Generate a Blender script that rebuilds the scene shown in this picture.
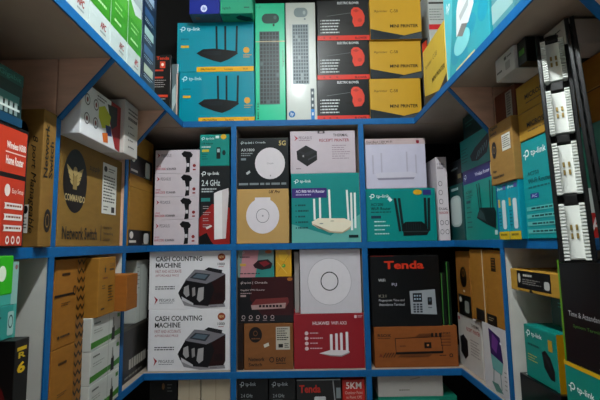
import bpy, bmesh, math, random
from mathutils import Vector, Matrix
random.seed(7)
for o in list(bpy.data.objects): bpy.data.objects.remove(o)
scene = bpy.context.scene
COL = scene.collection

# ------------------------------------------------------------------ camera / light / exposure
EYE = 1.45                       # eye height above the floor; every height "h" below is measured from the eye
F = 400.0                        # focal length in pixels of a 600 x 400 frame
PITCH, ROLL = math.radians(6.13), math.radians(-0.95)
cam = bpy.data.cameras.new('camera')
cam.sensor_width = 36.0; cam.lens = 36.0*F/600.0; cam.clip_start = 0.02
camo = bpy.data.objects.new('camera', cam); COL.objects.link(camo)
CM = Matrix.Translation((0, 0, EYE)) @ Matrix.Rotation(math.pi/2+PITCH, 4, 'X') @ Matrix.Rotation(ROLL, 4, 'Z')
camo.matrix_world = CM
scene.camera = camo
scene.view_settings.view_transform = 'Standard'
scene.view_settings.look = 'None'
scene.view_settings.gamma = 1.0
scene.view_settings.use_curve_mapping = False
scene.view_settings.exposure = 0.0
world = bpy.data.worlds.new('world'); scene.world = world
world.use_nodes = True
world.node_tree.nodes['Background'].inputs[0].default_value = (0.75, 0.85, 1.0, 1)
world.node_tree.nodes['Background'].inputs[1].default_value = 0.7
LAMP_MAIN, LAMP_FILL = 335.0, 12.0
# an added, unseen doorway behind the viewer lets in fill light (a portal guides the sampling of the sky there)
pl = bpy.data.lights.new('fill_portal', 'AREA'); pl.shape = 'RECTANGLE'; pl.size = 1.3; pl.size_y = 1.95
pl.cycles.is_portal = True
plo = bpy.data.objects.new('fill_portal', pl); COL.objects.link(plo)
plo.location = (0, -1.64, 0.98); plo.rotation_euler = (math.pi/2, 0, 0)

# ------------------------------------------------------------------ pixel rays
def ray(x, y):
    return (CM.to_3x3() @ Vector(((x-300)/F, -(y-200)/F, -1.0)))
def onY(x, y, Y):
    d = ray(x, y); t = Y/d.y
    return Vector((d.x*t, Y, d.z*t))          # z is h (eye relative)
def onX(x, y, X):
    d = ray(x, y); t = X/d.x
    return Vector((X, d.y*t, d.z*t))

# ------------------------------------------------------------------ materials
def lin(hexs):
    hexs = hexs.lstrip('#')
    c = [int(hexs[i:i+2], 16)/255 for i in (0, 2, 4)]
    c = [(v/12.92 if v <= 0.04045 else ((v+0.055)/1.055)**2.4) for v in c]
    g = sum(c)/3                                   # printed inks: a little more chroma, deeper blacks
    k = 0.45 if g < 0.035 else 1.0
    return [min(0.95, max(0.0, (g+(v-g)*1.02)*k)) for v in c]
MATS = {}
def M(hexs, rough=0.45, coat=0.0, kind='print', metal=0.0):
    key = (hexs, rough, coat, kind, metal)
    if key in MATS: return MATS[key]
    m = bpy.data.materials.new(kind+'_'+hexs.lstrip('#')); m.use_nodes = True
    nt = m.node_tree; b = nt.nodes['Principled BSDF']
    c = lin(hexs)
    b.inputs['Roughness'].default_value = rough
    b.inputs['Metallic'].default_value = metal
    b.inputs['Specular IOR Level'].default_value = 0.3
    if coat:
        b.inputs['Coat Weight'].default_value = coat
        b.inputs['Coat Roughness'].default_value = 0.12
    tc = nt.nodes.new('ShaderNodeTexCoord')
    nz = nt.nodes.new('ShaderNodeTexNoise')
    mp = nt.nodes.new('ShaderNodeMapping')
    nt.links.new(tc.outputs['Object'], mp.inputs['Vector'])
    nt.links.new(mp.outputs['Vector'], nz.inputs['Vector'])
    amp = 0.06
    nz.inputs['Scale'].default_value = 35; nz.inputs['Detail'].default_value = 4
    if kind == 'kraft':
        amp = 0.2; mp.inputs['Scale'].default_value = (1, 1, 3); nz.inputs['Scale'].default_value = 22; nz.inputs['Detail'].default_value = 8
    elif kind == 'wood':
        amp = 0.32; mp.inputs['Scale'].default_value = (3, 3, 14); nz.inputs['Scale'].default_value = 3; nz.inputs['Detail'].default_value = 8
    elif kind == 'board':
        amp = 0.16; nz.inputs['Scale'].default_value = 9; nz.inputs['Detail'].default_value = 8
    elif kind == 'paint':
        amp = 0.22; nz.inputs['Scale'].default_value = 40; nz.inputs['Detail'].default_value = 6
    mx = nt.nodes.new('ShaderNodeMix'); mx.data_type = 'RGBA'
    mx.inputs['A'].default_value = (*[max(0, v*(1-amp)) for v in c], 1)
    mx.inputs['B'].default_value = (*[min(1, v*(1+amp)) for v in c], 1)
    nt.links.new(nz.outputs['Fac'], mx.inputs['Factor'])
    nt.links.new(mx.outputs['Result'], b.inputs['Base Color'])
    if kind in ('kraft', 'wood', 'paint', 'board'):
        bp = nt.nodes.new('ShaderNodeBump'); bp.inputs['Strength'].default_value = 0.12; bp.inputs['Distance'].default_value = 0.002
        nt.links.new(nz.outputs['Fac'], bp.inputs['Height']); nt.links.new(bp.outputs['Normal'], b.inputs['Normal'])
    MATS[key] = m
    return m
def kraft(h): return M(h, 0.75, 0, 'kraft')
def carton_mat(h): return M(h, 0.42, 0.1, 'carton')
def wrap_mat(h): return M(h, 0.3, 0.35, 'carton')
def emit(hexs, strength):
    m = bpy.data.materials.new('lamp_glow'); m.use_nodes = True
    b = m.node_tree.nodes['Principled BSDF']
    b.inputs['Base Color'].default_value = (*lin(hexs), 1)
    b.inputs['Emission Color'].default_value = (*lin(hexs), 1)
    b.inputs['Emission Strength'].default_value = strength
    return m

# ------------------------------------------------------------------ object helpers
def link(name, me, parent=None, loc=(0, 0, 0), rot=(0, 0, 0)):
    o = bpy.data.objects.new(name, me); COL.objects.link(o)
    o.location = loc; o.rotation_euler = rot
    if parent: o.parent = parent
    return o
def tag(o, label=None, cat=None, group=None, kind=None):
    if label: o['label'] = label
    if cat: o['category'] = cat
    if group: o['group'] = group
    if kind: o['kind'] = kind
    return o
def empty(name, loc=(0, 0, 0), rz=0):
    o = bpy.data.objects.new(name, None); COL.objects.link(o)
    o.location = loc; o.rotation_euler = (0, 0, rz); o.empty_display_size = 0.05
    return o
def box_bm(bm, x0, y0, z0, x1, y1, z1, bev=0.0, seg=1):
    g = bmesh.ops.create_cube(bm, size=1.0)
    for v in g['verts']:
        v.co = Vector((x0+(v.co.x+0.5)*(x1-x0), y0+(v.co.y+0.5)*(y1-y0), z0+(v.co.z+0.5)*(z1-z0)))
    if bev > 0:
        es = list({e for v in g['verts'] for e in v.link_edges})
        bmesh.ops.bevel(bm, geom=es, offset=bev, segments=seg, affect='EDGES', profile=0.5)
def to_mesh(bm, name, *mats):
    me = bpy.data.meshes.new(name); bm.to_mesh(me); bm.free()
    for m in mats: me.materials.append(m)
    return me
def slab(name, x0, y0, h0, x1, y1, h1, mat, parent=None, bev=0.0015):
    """world-space block, heights eye relative; origin at its base centre"""
    cx, cy = (x0+x1)/2, (y0+y1)/2
    bm = bmesh.new(); box_bm(bm, x0-cx, y0-cy, 0, x1-cx, y1-cy, h1-h0, bev)
    return link(name, to_mesh(bm, name, mat), parent, (cx, cy, h0+EYE))
def prism(name, pts, axis, a0, a1, mat, parent=None):
    """extrude polygon pts; axis 'Y': pts are (x,h)"""
    bm = bmesh.new()
    lo = [bm.verts.new((p[0], a0, p[1]+EYE)) for p in pts]
    hi = [bm.verts.new((p[0], a1, p[1]+EYE)) for p in pts]
    n = len(pts)
    bm.faces.new(lo); bm.faces.new(hi[::-1])
    for i in range(n): bm.faces.new((lo[i], hi[i], hi[(i+1) % n], lo[(i+1) % n]))
    bmesh.ops.recalc_face_normals(bm, faces=bm.faces)
    return link(name, to_mesh(bm, name, mat), parent)

TEXTC = {}
def text_data(s, bold, shear):
    key = (s, bold, shear)
    if key in TEXTC: return TEXTC[key]
    cu = bpy.data.curves.new('t', 'FONT'); cu.body = s; cu.resolution_u = 2
    cu.offset = bold; cu.shear = shear; cu.fill_mode = 'FRONT'
    o = bpy.data.objects.new('t', cu); COL.objects.link(o)
    dg = bpy.context.evaluated_depsgraph_get(); dg.update()
    me = bpy.data.meshes.new_from_object(o.evaluated_get(dg))
    vs = [(v.co.x, v.co.y) for v in me.vertices]; fs = [tuple(p.vertices) for p in me.polygons]
    bpy.data.objects.remove(o); bpy.data.curves.remove(cu); bpy.data.meshes.remove(me)
    x0 = min(v[0] for v in vs); x1 = max(v[0] for v in vs); y0 = min(v[1] for v in vs); y1 = max(v[1] for v in vs)
    vs = [((x-x0)/(x1-x0), (y-y0)/(y1-y0)) for x, y in vs]
    TEXTC[key] = (vs, fs)
    return TEXTC[key]

BODYC = {}
class Box:
    """a carton: front face looks along local -Y, origin at the middle of the front bottom edge"""
    def __init__(s, name, label, W, D, H, loc, rz, mat, cat='box', group=None, rect=None, tilt=0.0):
        s.W, s.D, s.H = W, D, H
        key = (round(W, 4), round(D, 4), round(H, 4), mat.name)
        bm = bmesh.new(); b = min(0.0022, W*0.05, D*0.05, H*0.05)
        box_bm(bm, -W/2, 0, 0, W/2, D, H, b, 2)
        # tuck-flap seams: shallow grooves scored into the side and top panels
        s.o = link(name, to_mesh(bm, name, mat), None, (loc[0], loc[1], loc[2]+EYE+0.0004), (tilt, 0, rz))
        for p in s.o.data.polygons: p.use_smooth = False
        tag(s.o, label, cat, group)
        s.parts = {}; s.k = 0; s.face = 'F'; s.rect = rect
        s.top = loc[2]+H; s.loc = loc
    def m(s, x, y):
        if s.rect:
            x0, y0, x1, y1 = s.rect
            return (x-x0)/(x1-x0), (y-y0)/(y1-y0)
        return x, y
    def w(s, u, v, e):
        W, D, H = s.W, s.D, s.H
        f = s.face
        if f == 'F': return (-W/2+u*W, -e, (1-v)*H)
        if f == 'R': return (W/2+e, u*D, (1-v)*H)
        if f == 'L': return (-W/2-e, (1-u)*D, (1-v)*H)
        if f == 'T': return (-W/2+u*W, (1-v)*D, H+e)
        return (-W/2+u*W, v*D, -e)
    def eps(s):
        s.k += 1
        return 0.0003+0.00006*s.k
    def add(s, part, uvs, faces, mat):
        e = s.eps()
        key = (part, s.k if part != 'printed_picture' else s.face)   # every line of print and every panel is a piece of its own
        s.parts.setdefault(key, []).append(([s.w(u, v, e) for u, v in uvs], faces, mat))
        return s
    def on(s, face, rect=None):
        s.face = face; s.rect = rect
        return s
    def poly(s, pts, c, part='printed_picture', rough=0.4):
        p = [s.m(*q) for q in pts]
        return s.add(part, p, [tuple(range(len(p)))], M(c, rough) if isinstance(c, str) else c)
    def r(s, x0, y0, x1, y1, c, part='printed_panel', rough=0.4):
        return s.poly([(x0, y0), (x1, y0), (x1, y1), (x0, y1)], c, part, rough)
    def ell(s, cx, cy, rx, ry, c, part='printed_picture', n=28):
        return s.poly([(cx+rx*math.cos(2*math.pi*i/n), cy+ry*math.sin(2*math.pi*i/n)) for i in range(n)], c, part)
    def ring(s, cx, cy, rx, ry, t, c, part='printed_picture', n=28, a0=0.0, a1=2*math.pi):
        pts = []
        for i in range(n+1):
            a = a0+(a1-a0)*i/n
            pts.append(s.m(cx+rx*math.cos(a), cy+ry*math.sin(a)))
            pts.append(s.m(cx+rx*(1-t)*math.cos(a), cy+ry*(1-t)*math.sin(a)))
        return s.add(part, pts, [(2*i, 2*i+2, 2*i+3, 2*i+1) for i in range(n)], M(c, 0.4))
    def rr(s, x0, y0, x1, y1, rad, c, part='printed_picture', ry=None):
        ry = ry or rad; pts = []
        for cx, cy, a in ((x1-rad, y1-ry, 0), (x0+rad, y1-ry, 1), (x0+rad, y0+ry, 2), (x1-rad, y0+ry, 3)):
            for i in range(5):
                t = (a+i/4)*math.pi/2
                pts.append((cx+rad*math.cos(t), cy+ry*math.sin(t)))
        return s.poly(pts, c, part)
    def line(s, x0, y0, x1, y1, t, c, part='printed_picture'):
        dx, dy = x1-x0, y1-y0; l = math.hypot(dx, dy); nx, ny = -dy/l*t/2, dx/l*t/2
        return s.poly([(x0+nx, y0+ny), (x1+nx, y1+ny), (x1-nx, y1-ny), (x0-nx, y0-ny)], c, part)
    def t(s, txt, x0, y0, x1, y1, c, bold=0.012, shear=0.0, rot=0, part='lettering', slope=0.0):
        vs, fs = text_data(txt, bold, shear)
        out = []
        for a, b in vs:
            if rot == 90: p, q = 1-b, a       # reads upwards
            elif rot == -90: p, q = b, 1-a    # reads downwards
            else: p, q = a, b
            out.append(s.m(x0+p*(x1-x0), y1-q*(y1-y0)+slope*p))
        return s.add(part, out, fs, M(c, 0.4) if isinstance(c, str) else c)
    def lines(s, x0, y0, x1, y1, n, c, fill=0.5, seed=1, ragged=True):
        rnd = random.Random(seed); pts = []; fs = []
        step = (y1-y0)/n
        for i in range(n):
            ya, yb = y0+i*step, y0+i*step+step*fill
            xe = x1-(x1-x0)*(rnd.random()*0.35 if ragged else 0)
            x = x0
            while x < xe:
                ww = (x1-x0)*rnd.uniform(0.08, 0.2); xx = min(xe, x+ww)
                k = len(pts)
                pts += [s.m(x, ya), s.m(xx, ya), s.m(xx, yb), s.m(x, yb)]; fs.append((k, k+1, k+2, k+3))
                x = xx+(x1-x0)*0.03
        return s.add('fine_print', pts, fs, M(c, 0.4))
    def logo(s, cx, cy, r, c, asp=1.0):
        """hooked ring emblem with a stem: ring radius r (x units), asp = y units per x unit"""
        pts, fs = [], []; n = 20
        for i in range(n+1):
            a = -2.9+5.1*i/n
            pts += [s.m(cx+q*r*math.cos(a), cy+q*r*asp*math.sin(a)) for q in (1.0, 0.62)]
        fs = [(2*i, 2*i+2, 2*i+3, 2*i+1) for i in range(n)]
        for x0, y0, x1, y1 in ((-1.0, 0, -0.62, 1.7), (-1.75, 0.1, -1.0, 0.48)):
            k = len(pts); pts += [s.m(cx+x*r, cy+y*r*asp) for x, y in ((x0, y0), (x1, y0), (x1, y1), (x0, y1))]; fs.append((k, k+1, k+2, k+3))
        return s.add('logo', pts, fs, M(c, 0.4))
    def done(s):
        groups = []
        for (part, _), items in s.parts.items():
            if part != 'printed_picture':
                groups.append((part, items)); continue
            cl = []                                # shapes that touch each other make one picture
            for it in items:
                lo = [min(v[a] for v in it[0])-0.002 for a in range(3)]; hi = [max(v[a] for v in it[0])+0.002 for a in range(3)]
                new = [lo, hi, [it]]; keep = []
                for c in cl:
                    if all(c[0][a] <= hi[a] and c[1][a] >= lo[a] for a in range(3)):
                        new = [[min(c[0][a], new[0][a]) for a in range(3)], [max(c[1][a], new[1][a]) for a in range(3)], c[2]+new[2]]
                    else: keep.append(c)
                cl = keep+[new]
            groups += [(part, c[2]) for c in cl]
        for part, items in groups:
            verts, faces, mi, mats = [], [], [], []
            for vs, fs, mat in items:
                if mat not in mats: mats.append(mat)
                k = len(verts); verts += vs
                faces += [tuple(k+i for i in f) for f in fs]; mi += [mats.index(mat)]*len(fs)
            me = bpy.data.meshes.new(part); me.from_pydata(verts, [], faces)
            for m_ in mats: me.materials.append(m_)
            me.polygons.foreach_set('material_index', mi); me.update()
            link(part, me, s.o)
        return s

BY = 1.672                # front plane of the boxes on the back shelves
UP, MID, LOW, FOOT = 0.52, 0.0, -0.505, -0.80
def back(name, label, x0, y0, x1, y1, mat, base=None, D=0.22, Y=BY, **k):
    xm, ym = (x0+x1)/2, (y0+y1)/2
    X0, X1 = onY(x0, ym, Y).x, onY(x1, ym, Y).x
    h1 = onY(xm, y0, Y).z; h0 = base if base is not None else onY(xm, y1, Y).z
    return Box(name, label, X1-X0, D, h1-h0, ((X0+X1)/2, Y, h0), 0, mat, rect=(x0, y0, x1, y1), **k)
def side(name, label, wall, Xf, xa, xb, ym, mat, base, top=None, H=None, D=0.24, **k):
    """xa..xb: pixel columns of the face at row ym; top: (px, py) on the face's top edge"""
    X = -Xf if wall == 'L' else Xf
    Y0, Y1 = sorted((onX(xa, ym, X).y, onX(xb, ym, X).y))
    if H is None: H = onX(top[0], top[1], X).z-base
    return Box(name, label, Y1-Y0, D, H, (X, (Y0+Y1)/2, base), math.pi/2 if wall == 'L' else -math.pi/2, mat, **k)

# ------------------------------------------------------------------ room shell
DB, XL, XU = 1.65, 0.63, 0.49       # back front plane, side front planes (lower / upper shelf)
TH = 0.025
WX, WY, CEIL, FLOOR, REAR = 0.96, 2.02, 1.40, -EYE, -1.6
wallm = M('#8f8a80', 0.8, 0, 'board')
tag(slab('floor', -1.3, REAR-0.1, FLOOR-0.05, 1.3, WY+0.1, FLOOR, M('#cfc8bc', 0.5, 0, 'board'), None, 0), kind='structure')
tag(slab('ceiling', -1.3, REAR-0.1, CEIL, 1.3, WY+0.1, CEIL+0.05, wallm, None, 0), kind='structure')
tag(slab('wall_left', -WX-0.08, REAR-0.1, FLOOR, -WX, WY+0.08, CEIL, wallm, None, 0), kind='structure')
tag(slab('wall_right', WX, REAR-0.1, FLOOR, WX+0.08, WY+0.08, CEIL, wallm, None, 0), kind='structure')
tag(slab('wall_back', -WX, WY, FLOOR, WX, WY+0.08, CEIL, M('#2b221d', 0.8, 0, 'board'), None, 0), kind='structure')
bm = bmesh.new()
for a in ((-WX, FLOOR, -0.65, CEIL), (0.65, FLOOR, WX, CEIL), (-0.65, 0.50, 0.65, CEIL)):  # the gap between these blocks is the added doorway for fill light
    box_bm(bm, a[0], REAR-0.1, a[1]+EYE, a[2], REAR, a[3]+EYE)
tag(link('wall_front', to_mesh(bm, 'wall_front', wallm)), kind='structure')

# ------------------------------------------------------------------ shelving
board = M('#a5978a', 0.55, 0, 'board')
under = M('#aa9a8b', 0.6, 0, 'board')
white_board = M('#d8d6cf', 0.5, 0, 'board')
ply = M('#d3aa92', 0.65, 0, 'wood')
blue = M('#065a94', 0.55, 0, 'paint')
shade_panel = M('#0c0a09', 0.8, 0, 'board')  # near-black: the shade deep in the bays is put into this colour
E = 0.004

def edge(name, x0, y0, h0, x1, y1, h1, parent): 
    return slab(name, x0, y0, h0, x1, y1, h1, blue, parent, 0.001)
def shelving(label): 
    e = empty('wall_shelving', (0, 0, 0)); tag(e, label, 'shelving'); return e
def rel(o, sub):   # parent keeping world position (parents sit at their own locations)
    sub.parent = o; sub.location = Vector(sub.location)-Vector(o.matrix_basis.translation); return sub

unit = shelving('blue-edged shelving along the back between the two side walls')
for h, nm in ((UP, 'upper_shelf'), (MID, 'middle_shelf'), (LOW, 'lower_shelf'), (FOOT, 'base_shelf')):
    xa = WX if h != UP else WX
    b = slab(nm, -xa, DB+E, h-TH, xa, WY, h, under if h == UP else board, unit)
    xe = XU if h == UP else XL
    rel(b, edge('edge_strip', -xe-0.004, DB-0.001, h-TH-0.001, xe+0.004, DB+E, h, None))
for x in (-0.2755, 0.2615):
    for h0, h1 in ((MID, UP-TH), (LOW, MID-TH), (FOOT, LOW-TH)):
        b = slab('divider', x-0.011, DB+E, h0, x+0.011, WY, h1, board, unit)
        rel(b, edge('edge_strip', x-0.0115, DB-0.0005, h0, x+0.0115, DB+E, h1, None))
slab('back_panel', -WX, WY-0.008, FOOT, WX, WY, CEIL, shade_panel, unit, 0)

for sgn, label, divs in ((-1, 'blue-edged shelving along the left side, with the kraft switch cartons', (0.60, 1.02, 1.44)),
                         (1, 'blue-edged shelving along the right side, behind the black terminal strip', (0.70, 1.265))):
    unit = shelving(label)
    yn = 0.40
    for h, nm in ((UP, 'upper_shelf'), (MID, 'middle_shelf'), (LOW, 'lower_shelf')):
        xf = (XU if h == UP else XL)
        xs = sorted((sgn*(xf+E), sgn*WX)); ye = DB
        b = slab(nm, xs[0], yn, h-TH, xs[1], ye, h, under if h == UP else board, unit)
        xe = sorted((sgn*(xf-0.001), sgn*(xf+E)))
        rel(b, edge('edge_strip', xe[0], yn, h-TH-0.001, xe[1], ye-0.002, h, None))
    for d in divs:
        hg = 0.335            # height where the bracket meets the post
        xs = sorted((sgn*(XL+E), sgn*WX)); xe = sorted((sgn*(XL-0.001), sgn*(XL+E)))
        for h0, h1, mt in ((MID, UP-TH, ply), (LOW, MID-TH, white_board)):
            b = slab('divider', xs[0], d-0.009, h0, xs[1], d+0.009, h1, mt, unit)
            top = hg if h1 > 0.2 else h1
            rel(b, edge('edge_strip', xe[0], d-0.011, h0, xe[1], d+0.011, top, None))
        g = prism('bracket', [(sgn*(XL), UP-TH), (sgn*(XU+0.004), UP-TH), (sgn*(XL), hg)], 'Y', d-0.009, d+0.009, ply, unit)
        nx, nh = 0.003, -0.003
        prism('edge_strip', [(sgn*(XU+0.004), UP-TH), (sgn*XL, hg), (sgn*(XL-0.004), hg-0.002), (sgn*(XU), UP-TH)], 'Y', d-0.0095, d+0.0095, blue, g)
    slab('back_panel', *(sorted((sgn*(WX-0.008), sgn*WX))[:1]), yn, LOW, sorted((sgn*(WX-0.008), sgn*WX))[1], DB, UP-TH, shade_panel, unit, 0)

# ------------------------------------------------------------------ ceiling lamp over the aisle, and an added fill lamp
def lamp(label, x, y, h, L, power, tint):
    e = empty('tube_lamp', (x, y, h+EYE)); tag(e, label, 'lamp')
    bm = bmesh.new(); box_bm(bm, -0.025, -L/2, 0.02, 0.025, L/2, 0.05, 0.004, 2)
    link('housing', to_mesh(bm, 'housing', M('#e8e8e8', 0.4)), e)
    bm = bmesh.new(); bmesh.ops.create_cone(bm, cap_ends=True, segments=14, radius1=0.014, radius2=0.014, depth=L*0.97)
    bmesh.ops.rotate(bm, verts=bm.verts, matrix=Matrix.Rotation(math.pi/2, 3, 'X'))
    link('tube', to_mesh(bm, 'tube', emit(tint, power)), e)
    for s in (-1, 1):
        bm = bmesh.new(); box_bm(bm, -0.018, s*L/2-0.012, -0.018, 0.018, s*L/2+0.012, 0.022, 0.003, 1)
        link('end_cap', to_mesh(bm, 'end_cap', M('#dddddd', 0.5)), e)
    for s in (-1, 1):
        bm = bmesh.new(); box_bm(bm, -0.004, s*L/4-0.004, 0.05, 0.004, s*L/4+0.004, CEIL-h, 0)
        link('hanger', to_mesh(bm, 'hanger', M('#999999', 0.4)), e)
lamp('bright white tube lamp hanging over the aisle in front of the shelves', 0.0, 0.58, 1.24, 0.9, LAMP_MAIN, '#f1f8ff')
lamp('added white fill lamp, unseen, hanging behind the viewer', 0.0, -0.75, 1.12, 0.9, LAMP_FILL, '#fff2e4')  # unseen lamp, added to give weak fill from behind

# ================================================================== PRINT DESIGNS
TEAL, WHITE, BLACK, RED, YEL = '#11898a', '#e9e6ea', '#0d0e10', '#c5281f', '#e8b21c'
def tp(b, x, y, w, c='#eef4f4'):
    """emblem plus brand lettering, w = total width, x,y = left, middle"""
    k = w/10.0
    asp = 1.0
    if not b.rect: asp = b.W/b.H if b.face == 'F' else b.D/b.H
    b.logo(x+1.6*k, y-0.4*k*asp, 1.0*k, c, asp)
    b.t('tp-link', x+3.4*k, y-1.1*k*asp, x+10*k, y+1.1*k*asp, c, 0.004)
def antenna(b, x, y0, y1, w, c, lean=0.0):
    b.poly([(x-w/2+lean, y0), (x+w/2+lean, y0), (x+w/2, y1), (x-w/2, y1)], c, 'printed_antenna')

# ------------------------------------------------------------------ BACK, middle row, left bay
base = MID
names = ['lowest', 'second from the bottom', 'second from the top', 'topmost']
ys = [(220, 243.5), (196.8, 220), (173.5, 196.8), (150, 173.5)]
for i, (ya, yb) in enumerate(ys):
    x0, x1 = 153.5+(0.6*i), 198.2+0.4*i
    b = back('scanner_box', names[i]+' of the four white scanner boxes in a stack', x0, ya, x1, yb, carton_mat('#cabfc5'), base, D=0.2, group='white scanner boxes')
    base = b.top
    h = yb-ya
    b.poly([(x0+2, ya+3), (x0+5, ya+5.5), (x0+2, ya+8), (x0+3.2, ya+5.5)], '#a32030', 'lettering')
    b.t('PEGASUS', x0+6, ya+4, x0+16, ya+7, '#555056', 0.0)
    b.t('LASER', x0+1, ya+15.3, x0+6, ya+17, '#b0303a', 0.0)
    b.t('BARCODE', x0+1, ya+17.8, x0+10.5, ya+20, '#b0303a')
    b.t('SCANNER', x0+11.5, ya+17.8, x0+21, ya+20, '#3a3236')
    gx = x0+26
    b.poly([(gx, ya+4), (gx+3, ya+1.2), (gx+9, ya+2.2), (gx+11.5, ya+5), (gx+10.5, ya+7.5), (gx+8, ya+8.5), (gx+2, ya+7)], '#16161a')
    b.poly([(gx+4, ya+7), (gx+9, ya+8), (gx+8.6, ya+h-1), (gx+4.2, ya+h-0.5), (gx+5.5, ya+15)], '#1b1b20')
    b.r(gx+5.6, ya+13.5, gx+8, ya+17, '#c9c5c8', 'printed_picture')
    b.ell(x1-5, ya+h*0.68, 1.6, 1.6, '#8c2b2b')
    b.r(x1-6.4, ya+h*0.82, x1-3.6, ya+h*0.88, '#8c2b2b', 'lettering')
    b.done()
b = back('antenna_box', 'dark and red box showing a white outdoor antenna, beside the scanner boxes', 199.3, 166, 230, 243.5, carton_mat('#23272b'), MID, D=0.2)
b.poly([(199.3, 218), (212, 204), (230, 208), (230, 243.5), (199.3, 243.5)], '#8f1f1c', 'printed_panel')
b.poly([(199.3, 236), (207, 232), (211, 240), (214, 243.5), (199.3, 243.5)], '#131316', 'printed_panel')
tp(b, 201, 174, 18)
b.t('2.4 GHz', 201.5, 180, 220, 186, '#c8d0d0')
b.lines(201.5, 188.5, 218, 193.5, 2, '#b8c0c0', 0.5, 3)
b.r(201, 198, 210, 201.5, '#2c7c78')
for i in range(4): b.lines(203, 206+i*6, 211, 210+i*6, 2, '#a0a0a0', 0.35, i)
b.poly([(214, 193.5), (218, 191.5), (228.5, 188.5), (228.8, 193), (226, 238), (214.5, 239)], '#e6e2e2')
b.poly([(222, 191), (228.5, 188.5), (228.8, 193), (226, 238), (222.5, 238.3)], '#cfc6c6')
b.poly([(206, 227), (211, 224.5), (212.5, 226), (207, 229)], '#d8d4d0')
b.done(); t0 = b.top
b = back('adapter_box', 'small teal network adapter box on top of the dark antenna box', 199.8, 134.5, 229.3, 166, carton_mat('#107f76'), t0, D=0.16)
tp(b, 201.3, 138.8, 13)
b.t('USB Adapter', 201.5, 142.6, 213, 145, '#0c3a38')
b.lines(201.5, 146.5, 211, 149, 1, '#c8d8d4', 0.5)
b.r(202, 149.5, 209, 152, '#c7b13a')
b.rr(216.5, 147.5, 220.5, 159, 0.8, '#12211f'); b.r(217.2, 149, 219.8, 152.5, '#9fb0ae', 'printed_picture')
b.ell(224, 153, 1.7, 2.6, '#0e3a38'); b.ell(223.5, 137, 2.8, 2.6, '#d9a72c')
b.r(215.5, 135.8, 219, 138.5, '#d8e4e0'); b.lines(202, 154, 208, 161, 3, '#0e4a46', 0.3)
b.done()

# ------------------------------------------------------------------ BACK, middle row, centre bay
b = back('access_point_box', 'kraft-gold box with a white disc access point, below the dark disc box', 237, 189, 289, 242.7, carton_mat('#b9945a'), MID, D=0.2)
b.ell(262.7, 215.6, 16.6, 17.6, '#dcd4da'); b.r(255, 197.5, 270.5, 200, '#dcd4da', 'printed_picture')
b.ring(262.7, 215.6, 6.6, 7.0, 0.07, '#55515a'); b.ell(262.7, 215.6, 0.9, 0.9, '#9a949c')
b.t('UK Pro', 269, 190.3, 280, 193.6, '#1a1713', 0.02, 0.4)
b.done(); t0 = b.top
b = back('access_point_box', 'dark grey box with a white disc access point, beside the receipt printer box', 237, 138, 288.6, 189, wrap_mat('#2a2f33'), t0, D=0.2)
b.ell(270, 163.7, 15, 15.8, '#d3cbd0'); b.t('Omada', 267, 162.8, 273.5, 164.6, '#8f8a90', 0)
b.ell(270.4, 176, 0.6, 0.9, '#8f8a90')
tp(b, 240.5, 143, 12, '#c9d4d4'); b.t('| Omada', 253.5, 141.6, 265.5, 144, '#c9d4d4', 0.0)
b.t('AX1800', 241, 148.6, 254.5, 151.4, '#c2c8c8'); b.lines(241, 153, 254, 157, 2, '#8e9698', 0.5, 4)
b.r(241, 158.2, 246, 160.4, '#79848a')
b.t('5G', 279, 141, 286, 146, '#b7a266', 0.02)
b.poly([(246, 173), (249.5, 170.5), (250.5, 172.6), (247, 175)], '#b9bcbc', 'sticker')
b.lines(239, 183, 286, 186, 1, '#7d8588', 0.7, 2, False)
b.done()
b = back('router_box', 'teal box with a white six-antenna router and a purple banner', 291.5, 173.2, 361.2, 242.6, carton_mat('#128380'), MID, D=0.22)
b.poly([(291.5, 224), (330, 236), (361.2, 214), (361.2, 242.6), (291.5, 242.6)], '#63aaa2', 'printed_panel')
tp(b, 294.5, 181.5, 17)
b.r(292, 188.2, 327, 198, '#3c2a70'); b.t('AC1900 Wi-Fi Router', 296, 190, 325, 193, '#e6e2f0'); b.lines(296, 194.4, 312, 196, 1, '#b9b0d6', 0.6)
for i in range(5): b.lines(298, 204.5+i*5.6, 309, 207+i*5.6, 1, '#0d4a4a', 0.7, i); b.ell(296, 205.5+i*5.6, 0.7, 0.7, '#0d4a4a')
for x, ya, yb, l in ((314.5, 199, 220, -0.3), (320, 198, 219, 0), (330, 190, 219, -0.6), (348.2, 190.5, 222, -1), (351.3, 193.5, 231, 0.2), (354.8, 193.5, 229, 0.3)):
    antenna(b, x, ya, yb, 2.0, '#e8ece8', l)
b.poly([(311.5, 222), (318, 218.5), (344, 219), (351, 222), (350, 228), (342, 232.5), (330, 231.5), (318, 228.5), (312, 225)], '#e9dfc8')
b.poly([(312, 224), (318, 228), (330, 231.5), (342, 232.5), (350, 227), (349, 230), (341, 234), (328, 232.8)], '#b8a98c')
b.ell(332, 221.5, 2, 0.4, '#9b8f78'); b.ell(321, 224, 2, 0.5, '#7d8684')
b.r(348, 235.5, 357.5, 238.3, '#173b3f')
b.done(); t0 = b.top
b = back('receipt_printer_box', 'white receipt printer box on top of the six-antenna router box', 290.3, 130.8, 355.4, 173.2, carton_mat('#c2b5bd'), t0, D=0.2)
b.poly([(294, 135), (298.2, 138), (294.5, 141), (296, 138)], '#a8242c', 'lettering')
b.t('PEGASUS', 299, 136.3, 312, 139.2, '#57444c', 0); b.lines(299, 140, 311, 141, 1, '#8a7680', 0.7)
b.t('THERMAL', 333.5, 134, 348.5, 136.8, '#33282d'); b.t('RECEIPT PRINTER', 319.5, 139, 349.5, 142, '#8e2a36')
b.lines(332, 145.5, 350, 160.5, 7, '#8d7d85', 0.3, 5)
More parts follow.
